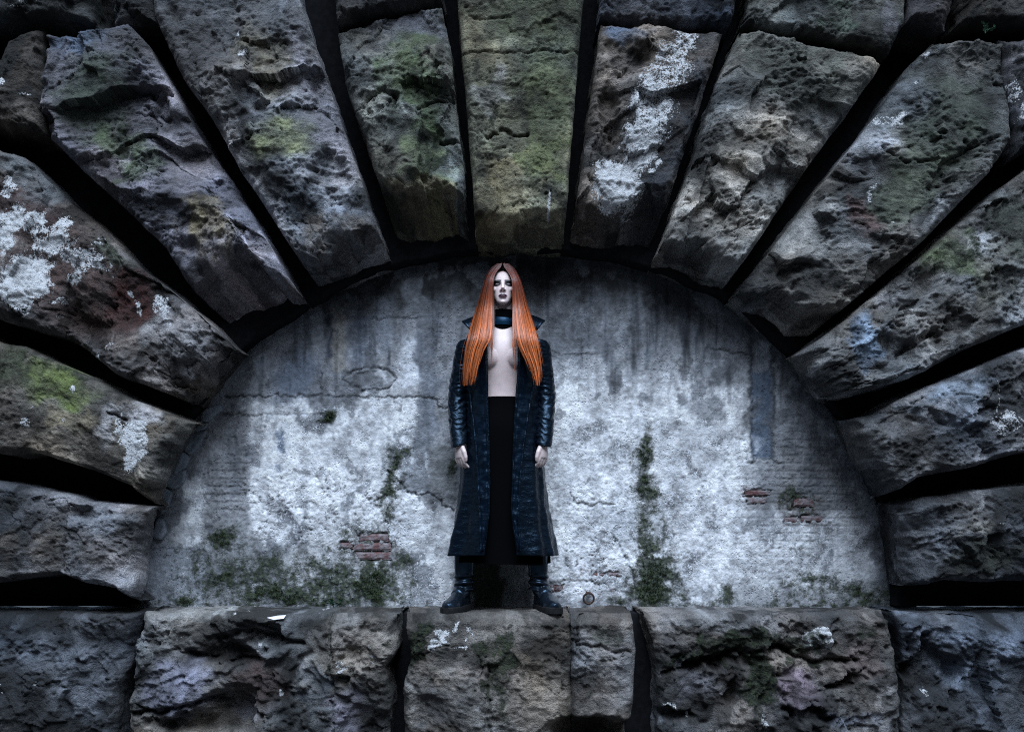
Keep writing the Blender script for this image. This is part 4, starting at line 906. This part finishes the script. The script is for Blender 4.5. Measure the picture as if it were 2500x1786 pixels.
for sx in (-1, 1):
    S.tube([SH[sx] + np.array([-sx * .04, 0, .01]), SH[sx], EL[sx], WR[sx] + np.array([0, 0, .03]), WR[sx]], [.030, .034, .030, .022, .021], 14)
    hip = np.array([PX0 + sx * .085, YP, z0 - .54]); an = Q(1134 if sx < 0 else 1313, 1415, .01)
    kn = Q(1142 if sx < 0 else 1306, 1270, -.01)
    S.tube(smooth_path([hip, hip * .5 + kn * .5, kn, kn * .4 + an * .6 + np.array([-.0 * sx, .012, 0]), an], 12), [.088, .082, .074, .066, .058, .052, .046, .040, .036, .032, .028, .024], 16)
    # hand: back of the hand turned out, fingers curled, thumb at the front
    w = WR[sx] + np.array([0, 0, .006]); wid = np.array([-sx * .62, -.78, 0.0]); wid /= np.linalg.norm(wid)    # little finger -> forefinger
    back = np.array([sx * .78, -.62, 0.0]); dn = np.array([-sx * .06, -.04, -1.0]); dn /= np.linalg.norm(dn)
    S.tube([w, w + dn * .025, w + dn * .05, w + dn * .074], [.024, .030, .036, .037], 16, [.72, .55, .45, .36], wid)
    for k, (off, ln) in enumerate([(.028, .066), (.0095, .074), (-.0095, .069), (-.028, .054)]):
        b0 = w + dn * .068 + wid * off; curl = -back
        p1 = b0 + dn * ln * .46 + curl * ln * .10; p2 = p1 + dn * ln * .27 + curl * ln * .28 ; p3 = p2 + dn * ln * .10 + curl * ln * .24
        S.tube([b0 - dn * .012, b0 + dn * ln * .2, p1, p2, p3], [.0090, .0086, .0082, .0072, .0058], 10)
    tb = w + dn * .018 + wid * .022
    S.tube([tb, tb + dn * .028 + wid * .017, tb + dn * .054 + wid * .021 - back * .004, tb + dn * .074 + wid * .016 - back * .008], [.013, .0115, .0098, .0070], 10)
bv, bf = remesh(S, 0.0034, 4, 0.5)
# skin colours: make-up on lids, brows and lips, darkened nails
inv_c, inv_s = math.cos(TILT), math.sin(TILT)
ly = bv[:, 1] - HO[1]; lz = bv[:, 2] - HO[2] - .05 * FS
hx = (bv[:, 0] - HO[0]) / FS; hy = (ly * inv_c - lz * inv_s) / FS; hz = (lz * inv_c + ly * inv_s) / FS + .05
skin = np.ones((len(bv), 3)) * np.array((.74, .60, .585))
skin *= (1 + .12 * fbm(bv[:, 0] * 30, bv[:, 2] * 30, 3, 301))[:, None]
bodyk = 1 - .20 * sstep(.0, -.05, hz); skin *= bodyk[:, None]
face = (hy < -.03) & (hz > -.01) & (hz < .2)
def blend(mask, colr):
    global skin
    m = (np.clip(mask, 0, 1) * face)[:, None]; skin = skin * (1 - m) + np.array(colr) * m
for sx in (-1, 1):
    ex = (hx - sx * .0315) / .0245; ez = (hz - .1115) / .0175
    blend(1.0 - sstep(.75, 1.1, np.hypot(ex, ez)), (.012, .010, .014))                      # smoky shadow round the eye
    blend((1 - sstep(.6, 1.1, np.hypot((hx - sx * .0315) / .0115, (hz - .1085) / .0034))) * .42, (.50, .43, .45))   # light lid
    br = np.abs(hz - (.1262 + .0016 * np.cos((np.abs(hx) - .03) * 80))) / .0052
    blend((1 - sstep(.7, 1.2, br)) * (1 - sstep(.024, .029, np.abs(np.abs(hx) - .032))) * (hx * sx > .008), (.016, .012, .012))
    blend((1 - sstep(.5, 1.2, np.hypot((hx - sx * .0085) / .0055, (hz - .0665) / .0036))), (.06, .03, .035))       # nostrils
lipw = 1 - sstep(.85, 1.1, np.abs(hx) / .0255)
up_ = .0502 - .0035 * np.exp(-(hx / .004) ** 2) - .010 * (np.abs(hx) / .0255) ** 2; lo_ = .0275 + .011 * (np.abs(hx) / .0255) ** 2
blend(lipw * sstep(lo_ - .0015, lo_ + .001, hz) * (1 - sstep(up_ - .001, up_ + .0015, hz)), (.065, .022, .038))
blend(lipw * np.exp(-((hz - .0392) / .0016) ** 2), (.010, .004, .006))
person = mesh_obj("person", bv, bf, M_SKIN, None, origin=(PX0, YP, 0.0), attrs={"Col": np.clip(skin, .004, .8)})
tag(person, "person with long copper hair in an open black leather coat standing on the ledge", "person")

# --- high neck band
def band(name, z0_, z1_, r0, r1, mat, parent, cy=.012, n=48, rows=7, wav=.0):
    t = np.linspace(0, 2 * np.pi, n, endpoint=False); rr_ = []
    for i in range(rows):
        u = i / (rows - 1); r = r0 + (r1 - r0) * u + .003 * math.sin(math.pi * u)
        rr_.append(np.stack([PX0 + r * np.cos(t), YP + cy + r * .98 * np.sin(t), z0_ + (z1_ - z0_) * u + wav * np.sin(t * 3 + 1)], 1))
    for i in range(rows):                                          # inner wall
        u = 1 - i / (rows - 1); r = r0 + (r1 - r0) * u - .004
        rr_.append(np.stack([PX0 + r * np.cos(t), YP + cy + r * .98 * np.sin(t), z0_ + (z1_ - z0_) * u + wav * np.sin(t * 3 + 1)], 1))
    rr_.append(rr_[0])
    return mesh_obj(name, np.concatenate(rr_), grid_faces(len(rr_), n, close_u=True, flip=True), mat, parent)
nb = band("neck_band", zp(808, -.06), zp(752, -.06), .066, .058, M_CLOTH, person)
band("leather_strap", zp(791, -.06), zp(773, -.06), .071, .069, M_STRAP, nb, wav=.0015)

# --- skirt
def interp(z, tab):
    a = sorted(tab); return np.interp(z, [q[0] for q in a], [q[1] for q in a])
zt, zb = zp(967, -.08), zp(1376, -.1)
rings_ = []; t = np.linspace(0, 2 * np.pi, 72, endpoint=False)
for u in np.linspace(0, 1, 40):
    z = zt + (zb - zt) * u; a = .126 + .048 * sstep(0, .25, u) + .05 * u; b_ = .090 + .030 * sstep(0, .22, u) + .012 * u
    fo = 1 + .05 * u * np.sin(t * 7 + .6) + .03 * u * np.sin(t * 11 + 2)
    rings_.append(np.stack([PX0 + a * fo * np.cos(t), YP + b_ * fo * np.sin(t), np.full(72, z) + .006 * u * np.sin(t * 2)], 1))
mesh_obj("skirt", np.concatenate(rings_), grid_faces(40, 72, close_u=True, flip=True), M_CLOTH, person)

# --- coat
def col_tab(pts, dy):                                             # (px, py) outline -> (z, x) table
    return [(zp(b_, dy), xp(a, b_, dy)) for a, b_ in pts]
ED = {-1: col_tab([(1192, 800), (1190, 850), (1191, 905), (1192, 1000), (1195, 1080), (1197, 1150), (1196, 1250), (1190, 1300), (1184, 1344)], -.14),
      1: col_tab([(1262, 800), (1265, 850), (1263, 905), (1256, 1000), (1252, 1080), (1250, 1150), (1247, 1240), (1252, 1290), (1260, 1340)], -.14)}
SEAM = {-1: col_tab([(1140, 800), (1143, 850), (1147, 930), (1157, 1020), (1166, 1100), (1171, 1180), (1175, 1260), (1178, 1344)], -.14),
        1: col_tab([(1306, 800), (1304, 850), (1298, 930), (1284, 1020), (1274, 1100), (1266, 1180), (1263, 1260), (1268, 1336)], -.14)}
ZH = zp(1352, -.12)
HALF = [(zp(800), .150), (zp(822), .178), (zp(850), .186), (zp(900), .186), (zp(967), .182), (zp(1050), .190), (zp(1130), .203), (zp(1230), .219), (zp(1300), .244), (zp(1356), .266)]
DEP = [(zp(800), .105), (zp(850), .148), (zp(900), .150), (zp(967), .135), (zp(1130), .150), (zp(1356), .182)]
def coat_pt(phi, z, off=0.0):
    a = interp(z, HALF); b_ = interp(z, DEP); low = sstep(zp(1000), zp(1356), z)
    fo = 1 + low * (.045 * np.sin(phi * 6 + .4) + .030 * np.sin(phi * 11 + 1.3 + 2 * z) + .018 * np.sin(phi * 17 + 4 * z)) * sstep(.25, .8, np.minimum(phi, 2 * np.pi - phi))
    crease = .005 * fbm(phi * 3 + 10, z * 9, 4, 310) + .003 * fbm(phi * 5, z * 34, 3, 311)
    r = fo + crease / .15 + off / .15
    return PX0 - a * r * np.sin(phi), YP - b_ * r * np.cos(phi) + .008, z
def phi_at(x, z):
    """angle on the coat section at which the front reaches world x (x < centre: left)"""
    a = interp(z, HALF); return np.arcsin(np.clip((PX0 - x) / a, -.97, .97))
zr = np.concatenate([np.linspace(zp(806), zp(900), 30), np.linspace(zp(900), ZH, 120)[1:]])
u = np.linspace(0, 1, 150)
Zg = np.repeat(zr[:, None], 150, 1)
pl = phi_at(np.array([interp(z, ED[-1]) for z in zr]), zr); pr = phi_at(np.array([interp(z, ED[1]) for z in zr]), zr)
PH = pl[:, None] + (2 * np.pi + pr - pl)[:, None] * u[None, :]
xg, yg, zg = coat_pt(PH, Zg)
zg = zg - sstep(.9, 1.0, (zr[0] - Zg) / (zr[0] - zr[-1])) * (.012 * np.abs(np.sin(PH)) )
yoke = []
for k in range(6):                                                # shoulders closing towards the neck
    f = (6 - k) / 6.0
    yoke.append(np.stack([PX0 + (xg[0] - PX0) * (1 - .55 * f ** 1.6), YP + (yg[0] - YP) * (1 - .25 * f), zg[0] + .050 * (1 - (1 - f) ** 2)], 1))
vv = np.concatenate(yoke + [np.stack([xg[i], yg[i], zg[i]], 1) for i in range(len(zr))])
coat = mesh_obj("leather_coat", vv, grid_faces(len(zr) + 6, 150), M_LEATHER, person)
sm = coat.modifiers.new("thickness", 'SOLIDIFY'); sm.thickness = 0.006; sm.offset = 0.0
for sx in (-1, 1):
    # lapel: the broad blue-black facing from the open edge to the seam
    zz = np.linspace(zp(803), zp(1342, -.12), 150); nu_ = 14; rows_ = []
    for z in zz:
        xe = interp(z, ED[sx]); xs_ = interp(z, SEAM[sx]); pe = phi_at(xe, z); ps = phi_at(xs_, z)
        for j in range(nu_):
            f = j / (nu_ - 1); ph = pe + (ps - pe) * f
            off = .007 + .006 * math.exp(-((f - .04) / .10) ** 2) - .005 * math.exp(-((f - .16) / .05) ** 2) + .003 * float(perlin(np.array(f * 3 + 5 * sx), np.array(z * 22), 320))
            ph_ = ph if ph >= 0 else ph + 2 * np.pi
            rows_.append(coat_pt(np.float64(ph_), z, off))
    la = mesh_obj("lapel", np.array(rows_, float), grid_faces(150, nu_, flip=sx > 0), M_LAPEL, coat)
    q = la.modifiers.new("thickness", 'SOLIDIFY'); q.thickness = 0.005; q.offset = 0.0
    # rolled seam along its outer side
    pth = []
    for z in zz[18:]:
        ph = phi_at(interp(z, SEAM[sx]), z); ph = ph if ph >= 0 else ph + 2 * np.pi
        pth.append(coat_pt(np.float64(ph), z, .009))
    T = Shapes(); rr_ = .0056 + .0006 * np.sin(np.arange(len(pth)) * .7)
    T.tube(np.array(pth, float), rr_, 8)
    mesh_obj("seam_piping", np.concatenate(T.v), [f if len(f) == 4 else (*f, f[2]) for f in T.f if len(f) == 4], M_LAPEL, coat)
    # sleeve
    sh = SH[sx] + np.array([-sx * .030, 0, .022]); cu = WR[sx] + np.array([0, .004, -.002])
    path = smooth_path([sh, SH[sx] + np.array([sx * .004, 0, -.012]), SH[sx] * .5 + EL[sx] * .5 + np.array([sx * .004, .006, 0]), EL[sx], EL[sx] * .5 + cu * .5 + np.array([sx * .004, 0, 0]), cu], 150)
    nn = 44; tt = np.linspace(0, 2 * np.pi, nn, endpoint=False); rw = []
    for i, p in enumerate(path):
        f = i / 149; r = np.interp(f, [0, .08, .2, .45, .7, 1], [.042, .056, .055, .050, .046, .039])
        wv = .9 * fbm(np.cos(tt) * .8 + 7, np.sin(tt) * .8 + f * 4, 2, 331)
        fold = 1.1 * ridged(np.cos(tt) * .55 + 30 * sx, np.sin(tt) * .9 + f * 24 + 1.6 * wv, 2, 330) + .8 * fbm(np.cos(tt) * 1.2, np.sin(tt) * 1.2 + f * 9, 3, 332)
        amp = .0045 * np.interp(f, [0, .15, .4, .62, .9, 1], [.1, .5, .9, 1.2, .8, .3])
        rad = r + amp * fold
        rw.append(np.stack([p[0] + rad * np.cos(tt), p[1] + rad * np.sin(tt) * 1.08, p[2] + .006 * np.sin(tt + .5) * sstep(.1, .3, f) - sx * .010 * np.cos(tt) * sstep(.7, 1, f)], 1))
    last = rw[-1]; ce = last.mean(0)
    for s_, dz in ((.97, -.004), (.88, -.002), (.80, .015)):       # turned-in cuff edge
        rw.append(ce + (last - ce) * np.array([s_, s_, 1]) + np.array([0, 0, dz]))
    mesh_obj("sleeve", np.concatenate(rw), grid_faces(len(rw), nn, close_u=True, flip=True), M_LEATHER, coat)
    # collar wing standing out past the hair
    tip = Q(1127 if sx < 0 else 1331, 783 if sx < 0 else 784, -.03); a0 = Q(1160 if sx < 0 else 1298, 771, .02); b0 = Q(1150 if sx < 0 else 1311, 806, -.05); c0 = Q(1185 if sx < 0 else 1270, 770, .06); d0 = Q(1180 if sx < 0 else 1275, 806, -.02)
    gw = []
    for vq in np.linspace(0, 1, 9):
        top = smooth_path([c0, a0, tip], 12); bot = smooth_path([d0, (d0 + b0) / 2 + np.array([0, -.01, 0]), b0 + np.array([0, -.01, -.004])], 12)
        gw.append(top * (1 - vq) + bot * vq + np.array([0, -.018, 0]) * math.sin(math.pi * vq))
    cw_ = mesh_obj("collar", np.concatenate(gw), grid_faces(9, 12), M_LEATHER, coat)
    q = cw_.modifiers.new("thickness", 'SOLIDIFY'); q.thickness = 0.006

# --- boots
for sx in (-1, 1):
    T = Shapes()
    cxp = 1134 if sx < 0 else 1313; top = Q(cxp, 1352); ank = Q(cxp + (-1 if sx < 0 else 2), 1452, .02); hee = Q(cxp + (2 if sx < 0 else 2), 1480, .03)
    r_ = .046
    ank[2] = .085; zs_ = np.linspace(top[2], ank[2], 34); rows_ = []
    tt = np.linspace(0, 2 * np.pi, 32, endpoint=False)
    for i, z in enumerate(zs_):
        f = i / 33; c_ = top + (ank - top) * f
        wr = .0065 * sstep(.50, .66, f) * np.sin(z * 170 + 1.4 * np.sin(tt * 1 + sx) + .8)
        r = .050 - .004 * sstep(.2, .8, f) + wr
        rows_.append(np.stack([c_[0] + r * np.cos(tt), c_[1] + r * 1.08 * np.sin(tt), np.full(32, z)], 1))
    T.rings(rows_)
    toe_d = np.array([sx * .30, -1.0, 0]); toe_d /= np.linalg.norm(toe_d); lat = np.array([toe_d[1], -toe_d[0], 0])
    base = np.array([hee[0], YP + .075, 0.0]); rows_ = []
    for s_, wdt, hgt, zb_ in [(0, .018, .045, .012), (.015, .032, .066, .012), (.05, .038, .085, .012), (.09, .037, .088, .012), (.13, .038, .070, .012), (.17, .043, .054, .010), (.205, .045, .044, .010), (.235, .040, .038, .010), (.258, .029, .030, .011), (.272, .013, .020, .012)]:
        ce = base + toe_d * s_
        th2 = np.linspace(0, 2 * np.pi, 24, endpoint=False); cs, sn = np.cos(th2), np.sin(th2)
        prof = np.where(sn > 0, np.abs(sn) ** .8 * hgt, -np.abs(sn) ** .5 * .002)
        rows_.append(ce + lat * (np.sign(cs) * np.abs(cs) ** .8 * wdt)[:, None] + np.array([0, 0, 1.0]) * (zb_ + prof)[:, None])
    T.rings(rows_)
    T.tube([ank + np.array([0, 0, .03]), base + toe_d * .07 + np.array([0, 0, .075]), base + toe_d * .12 + np.array([0, 0, .055])], [.047, .044, .036], 16)
    v_, f_ = remesh(T, .0036, 3, .5)
    boot = mesh_obj("boot", v_, f_, M_BOOT, person)
    rows_ = []
    for zz_, gr in ((-.012, .004), (.004, .004), (.014, .003), (.018, -.004)):
        ring = []
        for s_, wdt in [(-.004, .016), (.01, .030), (.05, .038), (.10, .036), (.15, .040), (.205, .046), (.24, .041), (.265, .028), (.280, .010)]: ring.append((s_, wdt))
        pts = [base + toe_d * s_ + lat * (w_ + gr) for s_, w_ in ring] + [base + toe_d * s_ - lat * (w_ + gr) for s_, w_ in ring[::-1]]
        rows_.append(np.array(pts) + np.array([0, 0, zz_]))
    n_ = len(rows_[0]); vv = np.concatenate(rows_ + [rows_[0].mean(0)[None]]); ff = [tuple(q) for q in grid_faces(4, n_, close_u=True)] + [(n_ * 4, (i + 1) % n_, i, i) for i in range(n_)]
    mesh_obj("sole", vv, [f for f in ff if len(set(f)) == 4], M_SOLE, boot, smooth=False)

# --- hair: straight strands from a centre parting, falling in front of both shoulders
INNER = {-1: [(641, 1226), (650, 1224), (657, 1218), (668, 1210), (680, 1205), (700, 1204), (742, 1204.5), (800, 1204), (830, 1200), (850, 1187), (900, 1172), (945, 1160)],
         1: [(641, 1228), (650, 1230), (657, 1235), (668, 1243), (680, 1249), (700, 1251), (742, 1252), (800, 1253), (830, 1256), (850, 1264), (880, 1280), (900, 1289), (945, 1306)]}
OUTER = {-1: [(641, 1217), (650, 1203), (657, 1196), (668, 1189), (680, 1184), (700, 1178), (742, 1166), (800, 1149), (850, 1137), (900, 1130), (945, 1129)],
         1: [(641, 1238), (650, 1251), (657, 1257), (668, 1264), (680, 1270), (700, 1276), (742, 1287), (800, 1304), (850, 1315), (900, 1322), (945, 1322)]}
rh = np.random.RandomState(77)
CL = np.concatenate([[0], np.sort(rh.rand(34))])
hv, hf, hc = [], [], []; nvh = 0
def hair_y(s_, py_, depth):
    head = -.092 * math.cos(s_ * 1.45) - .004; chest = -.175 - .012 * math.sin(s_ * 2.6)
    f = float(sstep(735, 835, py_)); y = head * (1 - f) + chest * f
    crown = float(sstep(690, 641, py_)); y = y * (1 - crown) + (-.045 + s_ * .03) * crown
    return y + depth
def strand(pts, wdt, colr):
    global nvh
    pts = np.asarray(pts); n = len(pts)
    d = np.gradient(pts, axis=0); d /= np.linalg.norm(d, axis=1, keepdims=True) + 1e-9
    nor = np.stack([pts[:, 0] - PX0, (pts[:, 1] - YP) * 1.6, np.zeros(n)], 1); nor[:, 0] += rh.uniform(-.06, .06); nor /= np.linalg.norm(nor, axis=1, keepdims=True) + 1e-9
    lat = np.cross(d, nor); lat /= np.linalg.norm(lat, axis=1, keepdims=True) + 1e-9
    tp = np.interp(np.linspace(0, 1, n), [0, .1, .8, 1], [.6, 1, .85, .3])[:, None] * wdt
    v = np.concatenate([pts - lat * tp, pts + nor * wdt * .55 * np.minimum(1, tp / wdt), pts + lat * tp]); hv.append(v)
    i = np.arange(n - 1)
    for a, b in ((0, n), (n, 2 * n)):
        hf.append(np.stack([a + i, b + i, b + i + 1, a + i + 1], 1) + nvh)
    hc.append(np.concatenate([colr] * 3)); nvh += len(v)
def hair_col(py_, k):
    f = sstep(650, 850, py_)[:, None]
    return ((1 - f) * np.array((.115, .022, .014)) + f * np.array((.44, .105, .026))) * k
for sx in (-1, 1):
    for i in range(2300):
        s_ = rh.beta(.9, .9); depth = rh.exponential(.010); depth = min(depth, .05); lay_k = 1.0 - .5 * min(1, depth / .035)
        clump = CL[np.searchsorted(CL, s_) - 1]
        ends = np.interp(s_, [0, .08, .2, .4, .7, 1.0], [830, 848, 876, 900, 912, 902]) + rh.normal(0, 18) + 24 * math.sin(clump * 140 + sx) + (6 if sx < 0 else -4)
        ends = min(ends, 942 - rh.exponential(8)); fly = rh.normal(0, 5) if rh.rand() < .06 else 0.0
        if s_ < .12 and rh.rand() < .45: ends = rh.uniform(800, 850)
        pys = np.concatenate([np.linspace(643, 700, 8), np.linspace(712, ends, 17)])
        k1, k2, k3 = rh.uniform(0, 6.28), rh.uniform(-1, 1), rh.uniform(-1, 1); pts = []
        for py_ in pys:
            a = np.interp(py_, [q[0] for q in INNER[sx]], [q[1] for q in INNER[sx]]); b = np.interp(py_, [q[0] for q in OUTER[sx]], [q[1] for q in OUTER[sx]])
            f = (py_ - 643) / 300
            s2 = s_ + (clump + .02 - s_) * .5 * f ** 1.3 + k2 * .035 * math.sin(f * 4 + k1) * f
            if s_ < .10: a = a * (1 - sstep(800, 840, py_)) + (INNER[sx][7][1]) * sstep(800, 840, py_)   # wisps hang straight from the face
            xx = a + (b - a) * s2 + (2.2 * math.sin(f * 7 + clump * 50 + sx) + 1.2 * k3 * math.sin(f * 13 + k1) + fly) * f; dy = hair_y(s2, py_, depth) + .008 * f * math.sin(clump * 77 + f * 6)
            pts.append([xp(xx, py_, dy), YP + dy, zp(py_, dy)])
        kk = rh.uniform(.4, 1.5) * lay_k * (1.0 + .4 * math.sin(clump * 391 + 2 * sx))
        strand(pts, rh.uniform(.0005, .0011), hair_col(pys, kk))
# hair over the back of the head, tucked into the coat collar
for i in range(700):
    sx = -1 if rh.rand() < .5 else 1
    v0 = rh.uniform(0, 1); ang = rh.uniform(.1, 1) * math.pi * .5
    pts = []
    pys = np.linspace(643, 800, 14)
    for py_ in pys:
        f = (py_ - 643) / 157; r = .078 * min(1, math.sqrt(max(0, 1 - (1 - min(1, f * 2.2)) ** 2)) + .05) + .018 * f
        pts.append([PX0 + sx * r * math.sin(ang) * 1.02, YP + .008 + r * 1.12 * math.cos(ang) + (1 - f) * (-.03 * (1 - v0)), zp(py_)])
    strand(pts, rh.uniform(.0012, .0022), hair_col(pys, rh.uniform(.45, 1.0)))
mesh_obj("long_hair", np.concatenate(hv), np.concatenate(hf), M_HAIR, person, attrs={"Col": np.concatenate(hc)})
# ------------------------------------------------------------------ small things
M_IRON = plain_material("rusty_iron", (0.030, 0.022, 0.020), 0.75, 0.4, metallic=0.3, nscale=90, color2=(0.065, 0.03, 0.02), bump=0.8)
M_LEAF = plain_material("weed_leaf", (0.03, 0.085, 0.045), 0.6, 0.3, nscale=80)
M_PAPER = plain_material("white_paper", (0.62, 0.63, 0.66), 0.8, 0.2, nscale=40, nvar=0.15)
def torus(c, R, r, tilt, n=40, m=10, squash=1.0):
    t = np.linspace(0, 2 * np.pi, n, endpoint=False); rows_ = []
    for a in t:
        d = np.array([math.cos(a), 0, math.sin(a) * squash]); q = np.linspace(0, 2 * np.pi, m, endpoint=False)
        rows_.append(np.array([d * (R + r * math.cos(k)) + np.array([0, r * math.sin(k), 0]) for k in q]))
    v = np.array(rows_).reshape(-1, 3); ct, st = math.cos(tilt), math.sin(tilt)
    v = np.stack([v[:, 0], v[:, 1] * ct - v[:, 2] * st, v[:, 1] * st + v[:, 2] * ct], 1) + np.array(c)
    f = [(i * m + j, ((i + 1) % n) * m + j, ((i + 1) % n) * m + (j + 1) % m, i * m + (j + 1) % m) for i in range(n) for j in range(m)]
    return v, f
rx_, rz_ = at(1437, 1476, -0.03); rx_ = float(rx_); rz_ = 0.036
ring_root = empty("mooring_ring", (rx_, 0, 0), "small rusty iron ring hanging at the foot of the plaster wall", "ring")
v, f = torus((rx_, -0.040, 0.032), 0.026, 0.0052, math.radians(14), squash=1.05); mesh_obj("ring", v, f, M_IRON, ring_root)
T = Shapes(); T.tube([(rx_ - .007, .02, .062), (rx_ - .007, -.030, .060), (rx_, -.044, .059), (rx_ + .007, -.030, .060), (rx_ + .007, .02, .062)], [.005] * 5, 8, width_dir=(0, 0, 1))
mesh_obj("staple", np.concatenate(T.v), [q for q in T.f if len(q) == 4], M_IRON, ring_root)
def weed(px_, py_, y, zbase, hgt, n, seed, label):
    r = random.Random(seed); x0 = float(at(px_, py_, y)[0]); zb_ = zbase if zbase is not None else float(at(px_, py_, y)[1])
    root = empty("weed", (x0, y, zb_), label, "weed")
    for k in range(n):
        a = r.uniform(-1.2, 1.2); ln = hgt * r.uniform(.5, 1.1); dy = r.uniform(-.6, .2); bend = r.uniform(.2, .7)
        tip = np.array([math.sin(a) * ln, dy * ln * .6, math.cos(a) * ln]); S_ = Shapes()
        p = [np.zeros(3), tip * .5 + np.array([0, 0, .012]), tip]
        S_.tube(np.array(p) + np.array([x0, y, zb_]), [.0016, .0013, .001], 5); st = mesh_obj("stem", np.concatenate(S_.v), [q for q in S_.f if len(q) == 4], M_LEAF, root)
        for j in range(3):
            c_ = np.array([x0, y, zb_]) + tip * (.45 + .28 * j); w_ = r.uniform(.008, .013); d = np.array([r.uniform(-1, 1), r.uniform(-.6, .1), r.uniform(.0, .8)]); d /= np.linalg.norm(d); sd = np.cross(d, (0, .7, .7)); sd /= np.linalg.norm(sd)
            nn = np.cross(d, sd)
            vs_ = [c_, c_ + d * w_ + sd * w_ * .6 + nn * .002, c_ + d * w_ * 2 + nn * .004, c_ + d * w_ - sd * w_ * .6 + nn * .002, c_ + d * w_]
            mesh_obj("leaf", vs_, [(0, 1, 4), (1, 2, 4), (2, 3, 4), (3, 0, 4)], M_LEAF, root, smooth=False)
weed(816, 1492, -0.10, -0.01, .045, 5, 1, "small green weed sprouting on the ledge left of her")
weed(2405, 82, -0.42, None, .045, 5, 2, "tiny weed on top of the stone in the top right corner")
# scrap of paper lying on the ledge block
x_, z_ = at([648, 672, 692, 690, 668], [1508, 1504, 1503, 1510, 1512], -0.47)
P_ = np.stack([x_, np.full(5, -0.445), z_], 1); P_[:, 1] += np.array([0, .02, .03, 0, -.02]); ce = P_.mean(0) + np.array([0, -.004, .004])
vs_ = np.concatenate([P_, ce[None], P_ + np.array([0, .002, -.002])])
po = mesh_obj("paper_scrap", vs_, [(i, (i + 1) % 5, 5) for i in range(5)] , M_PAPER, None, origin=tuple(ce), smooth=False)
tag(po, "small white paper scrap on the ledge block left of her", "litter")
# moss cushions standing proud of the plaster
rm = np.random.RandomState(5)
ii, jj = np.where((WALL_MOSS + .25 * n_hi) > .62)
pick = rm.choice(len(ii), min(len(ii), 9000), replace=False)
mv, mf_ = [], []
for k, q in enumerate(pick):
    i, j = ii[q], jj[q]; s_ = rm.uniform(.0015, .0035) * (.6 + .6 * WALL_MOSS[i, j]); c_ = np.array([xs[j], -WALL_H[i, j] - .001, zs[i]]) + rm.uniform(-.002, .002, 3)
    a = rm.uniform(0, 6.28, 3); b_ = np.array([0, 2.1, 4.2]) + a[0]
    tri = np.stack([np.cos(b_) * s_, rm.uniform(-.3, .3, 3) * s_, np.sin(b_) * s_], 1) + c_
    mv += [*tri, c_ + np.array([rm.uniform(-.5, .5) * s_, -s_ * 1.6, rm.uniform(.0, 1.0) * s_])]; o_ = k * 4
    mf_ += [(o_, o_ + 1, o_ + 3), (o_ + 1, o_ + 2, o_ + 3), (o_ + 2, o_, o_ + 3)]
M_MOSS = plain_material("moss_tufts", (0.042, 0.070, 0.020), 0.9, 0.1, nscale=30, color2=(0.014, 0.022, 0.010))
mo_ = mesh_obj("moss", np.array(mv), np.array(mf_), M_MOSS, None, smooth=False)
tag(mo_, "dark green moss growing in patches on the plaster wall", "moss", None, "stuff")
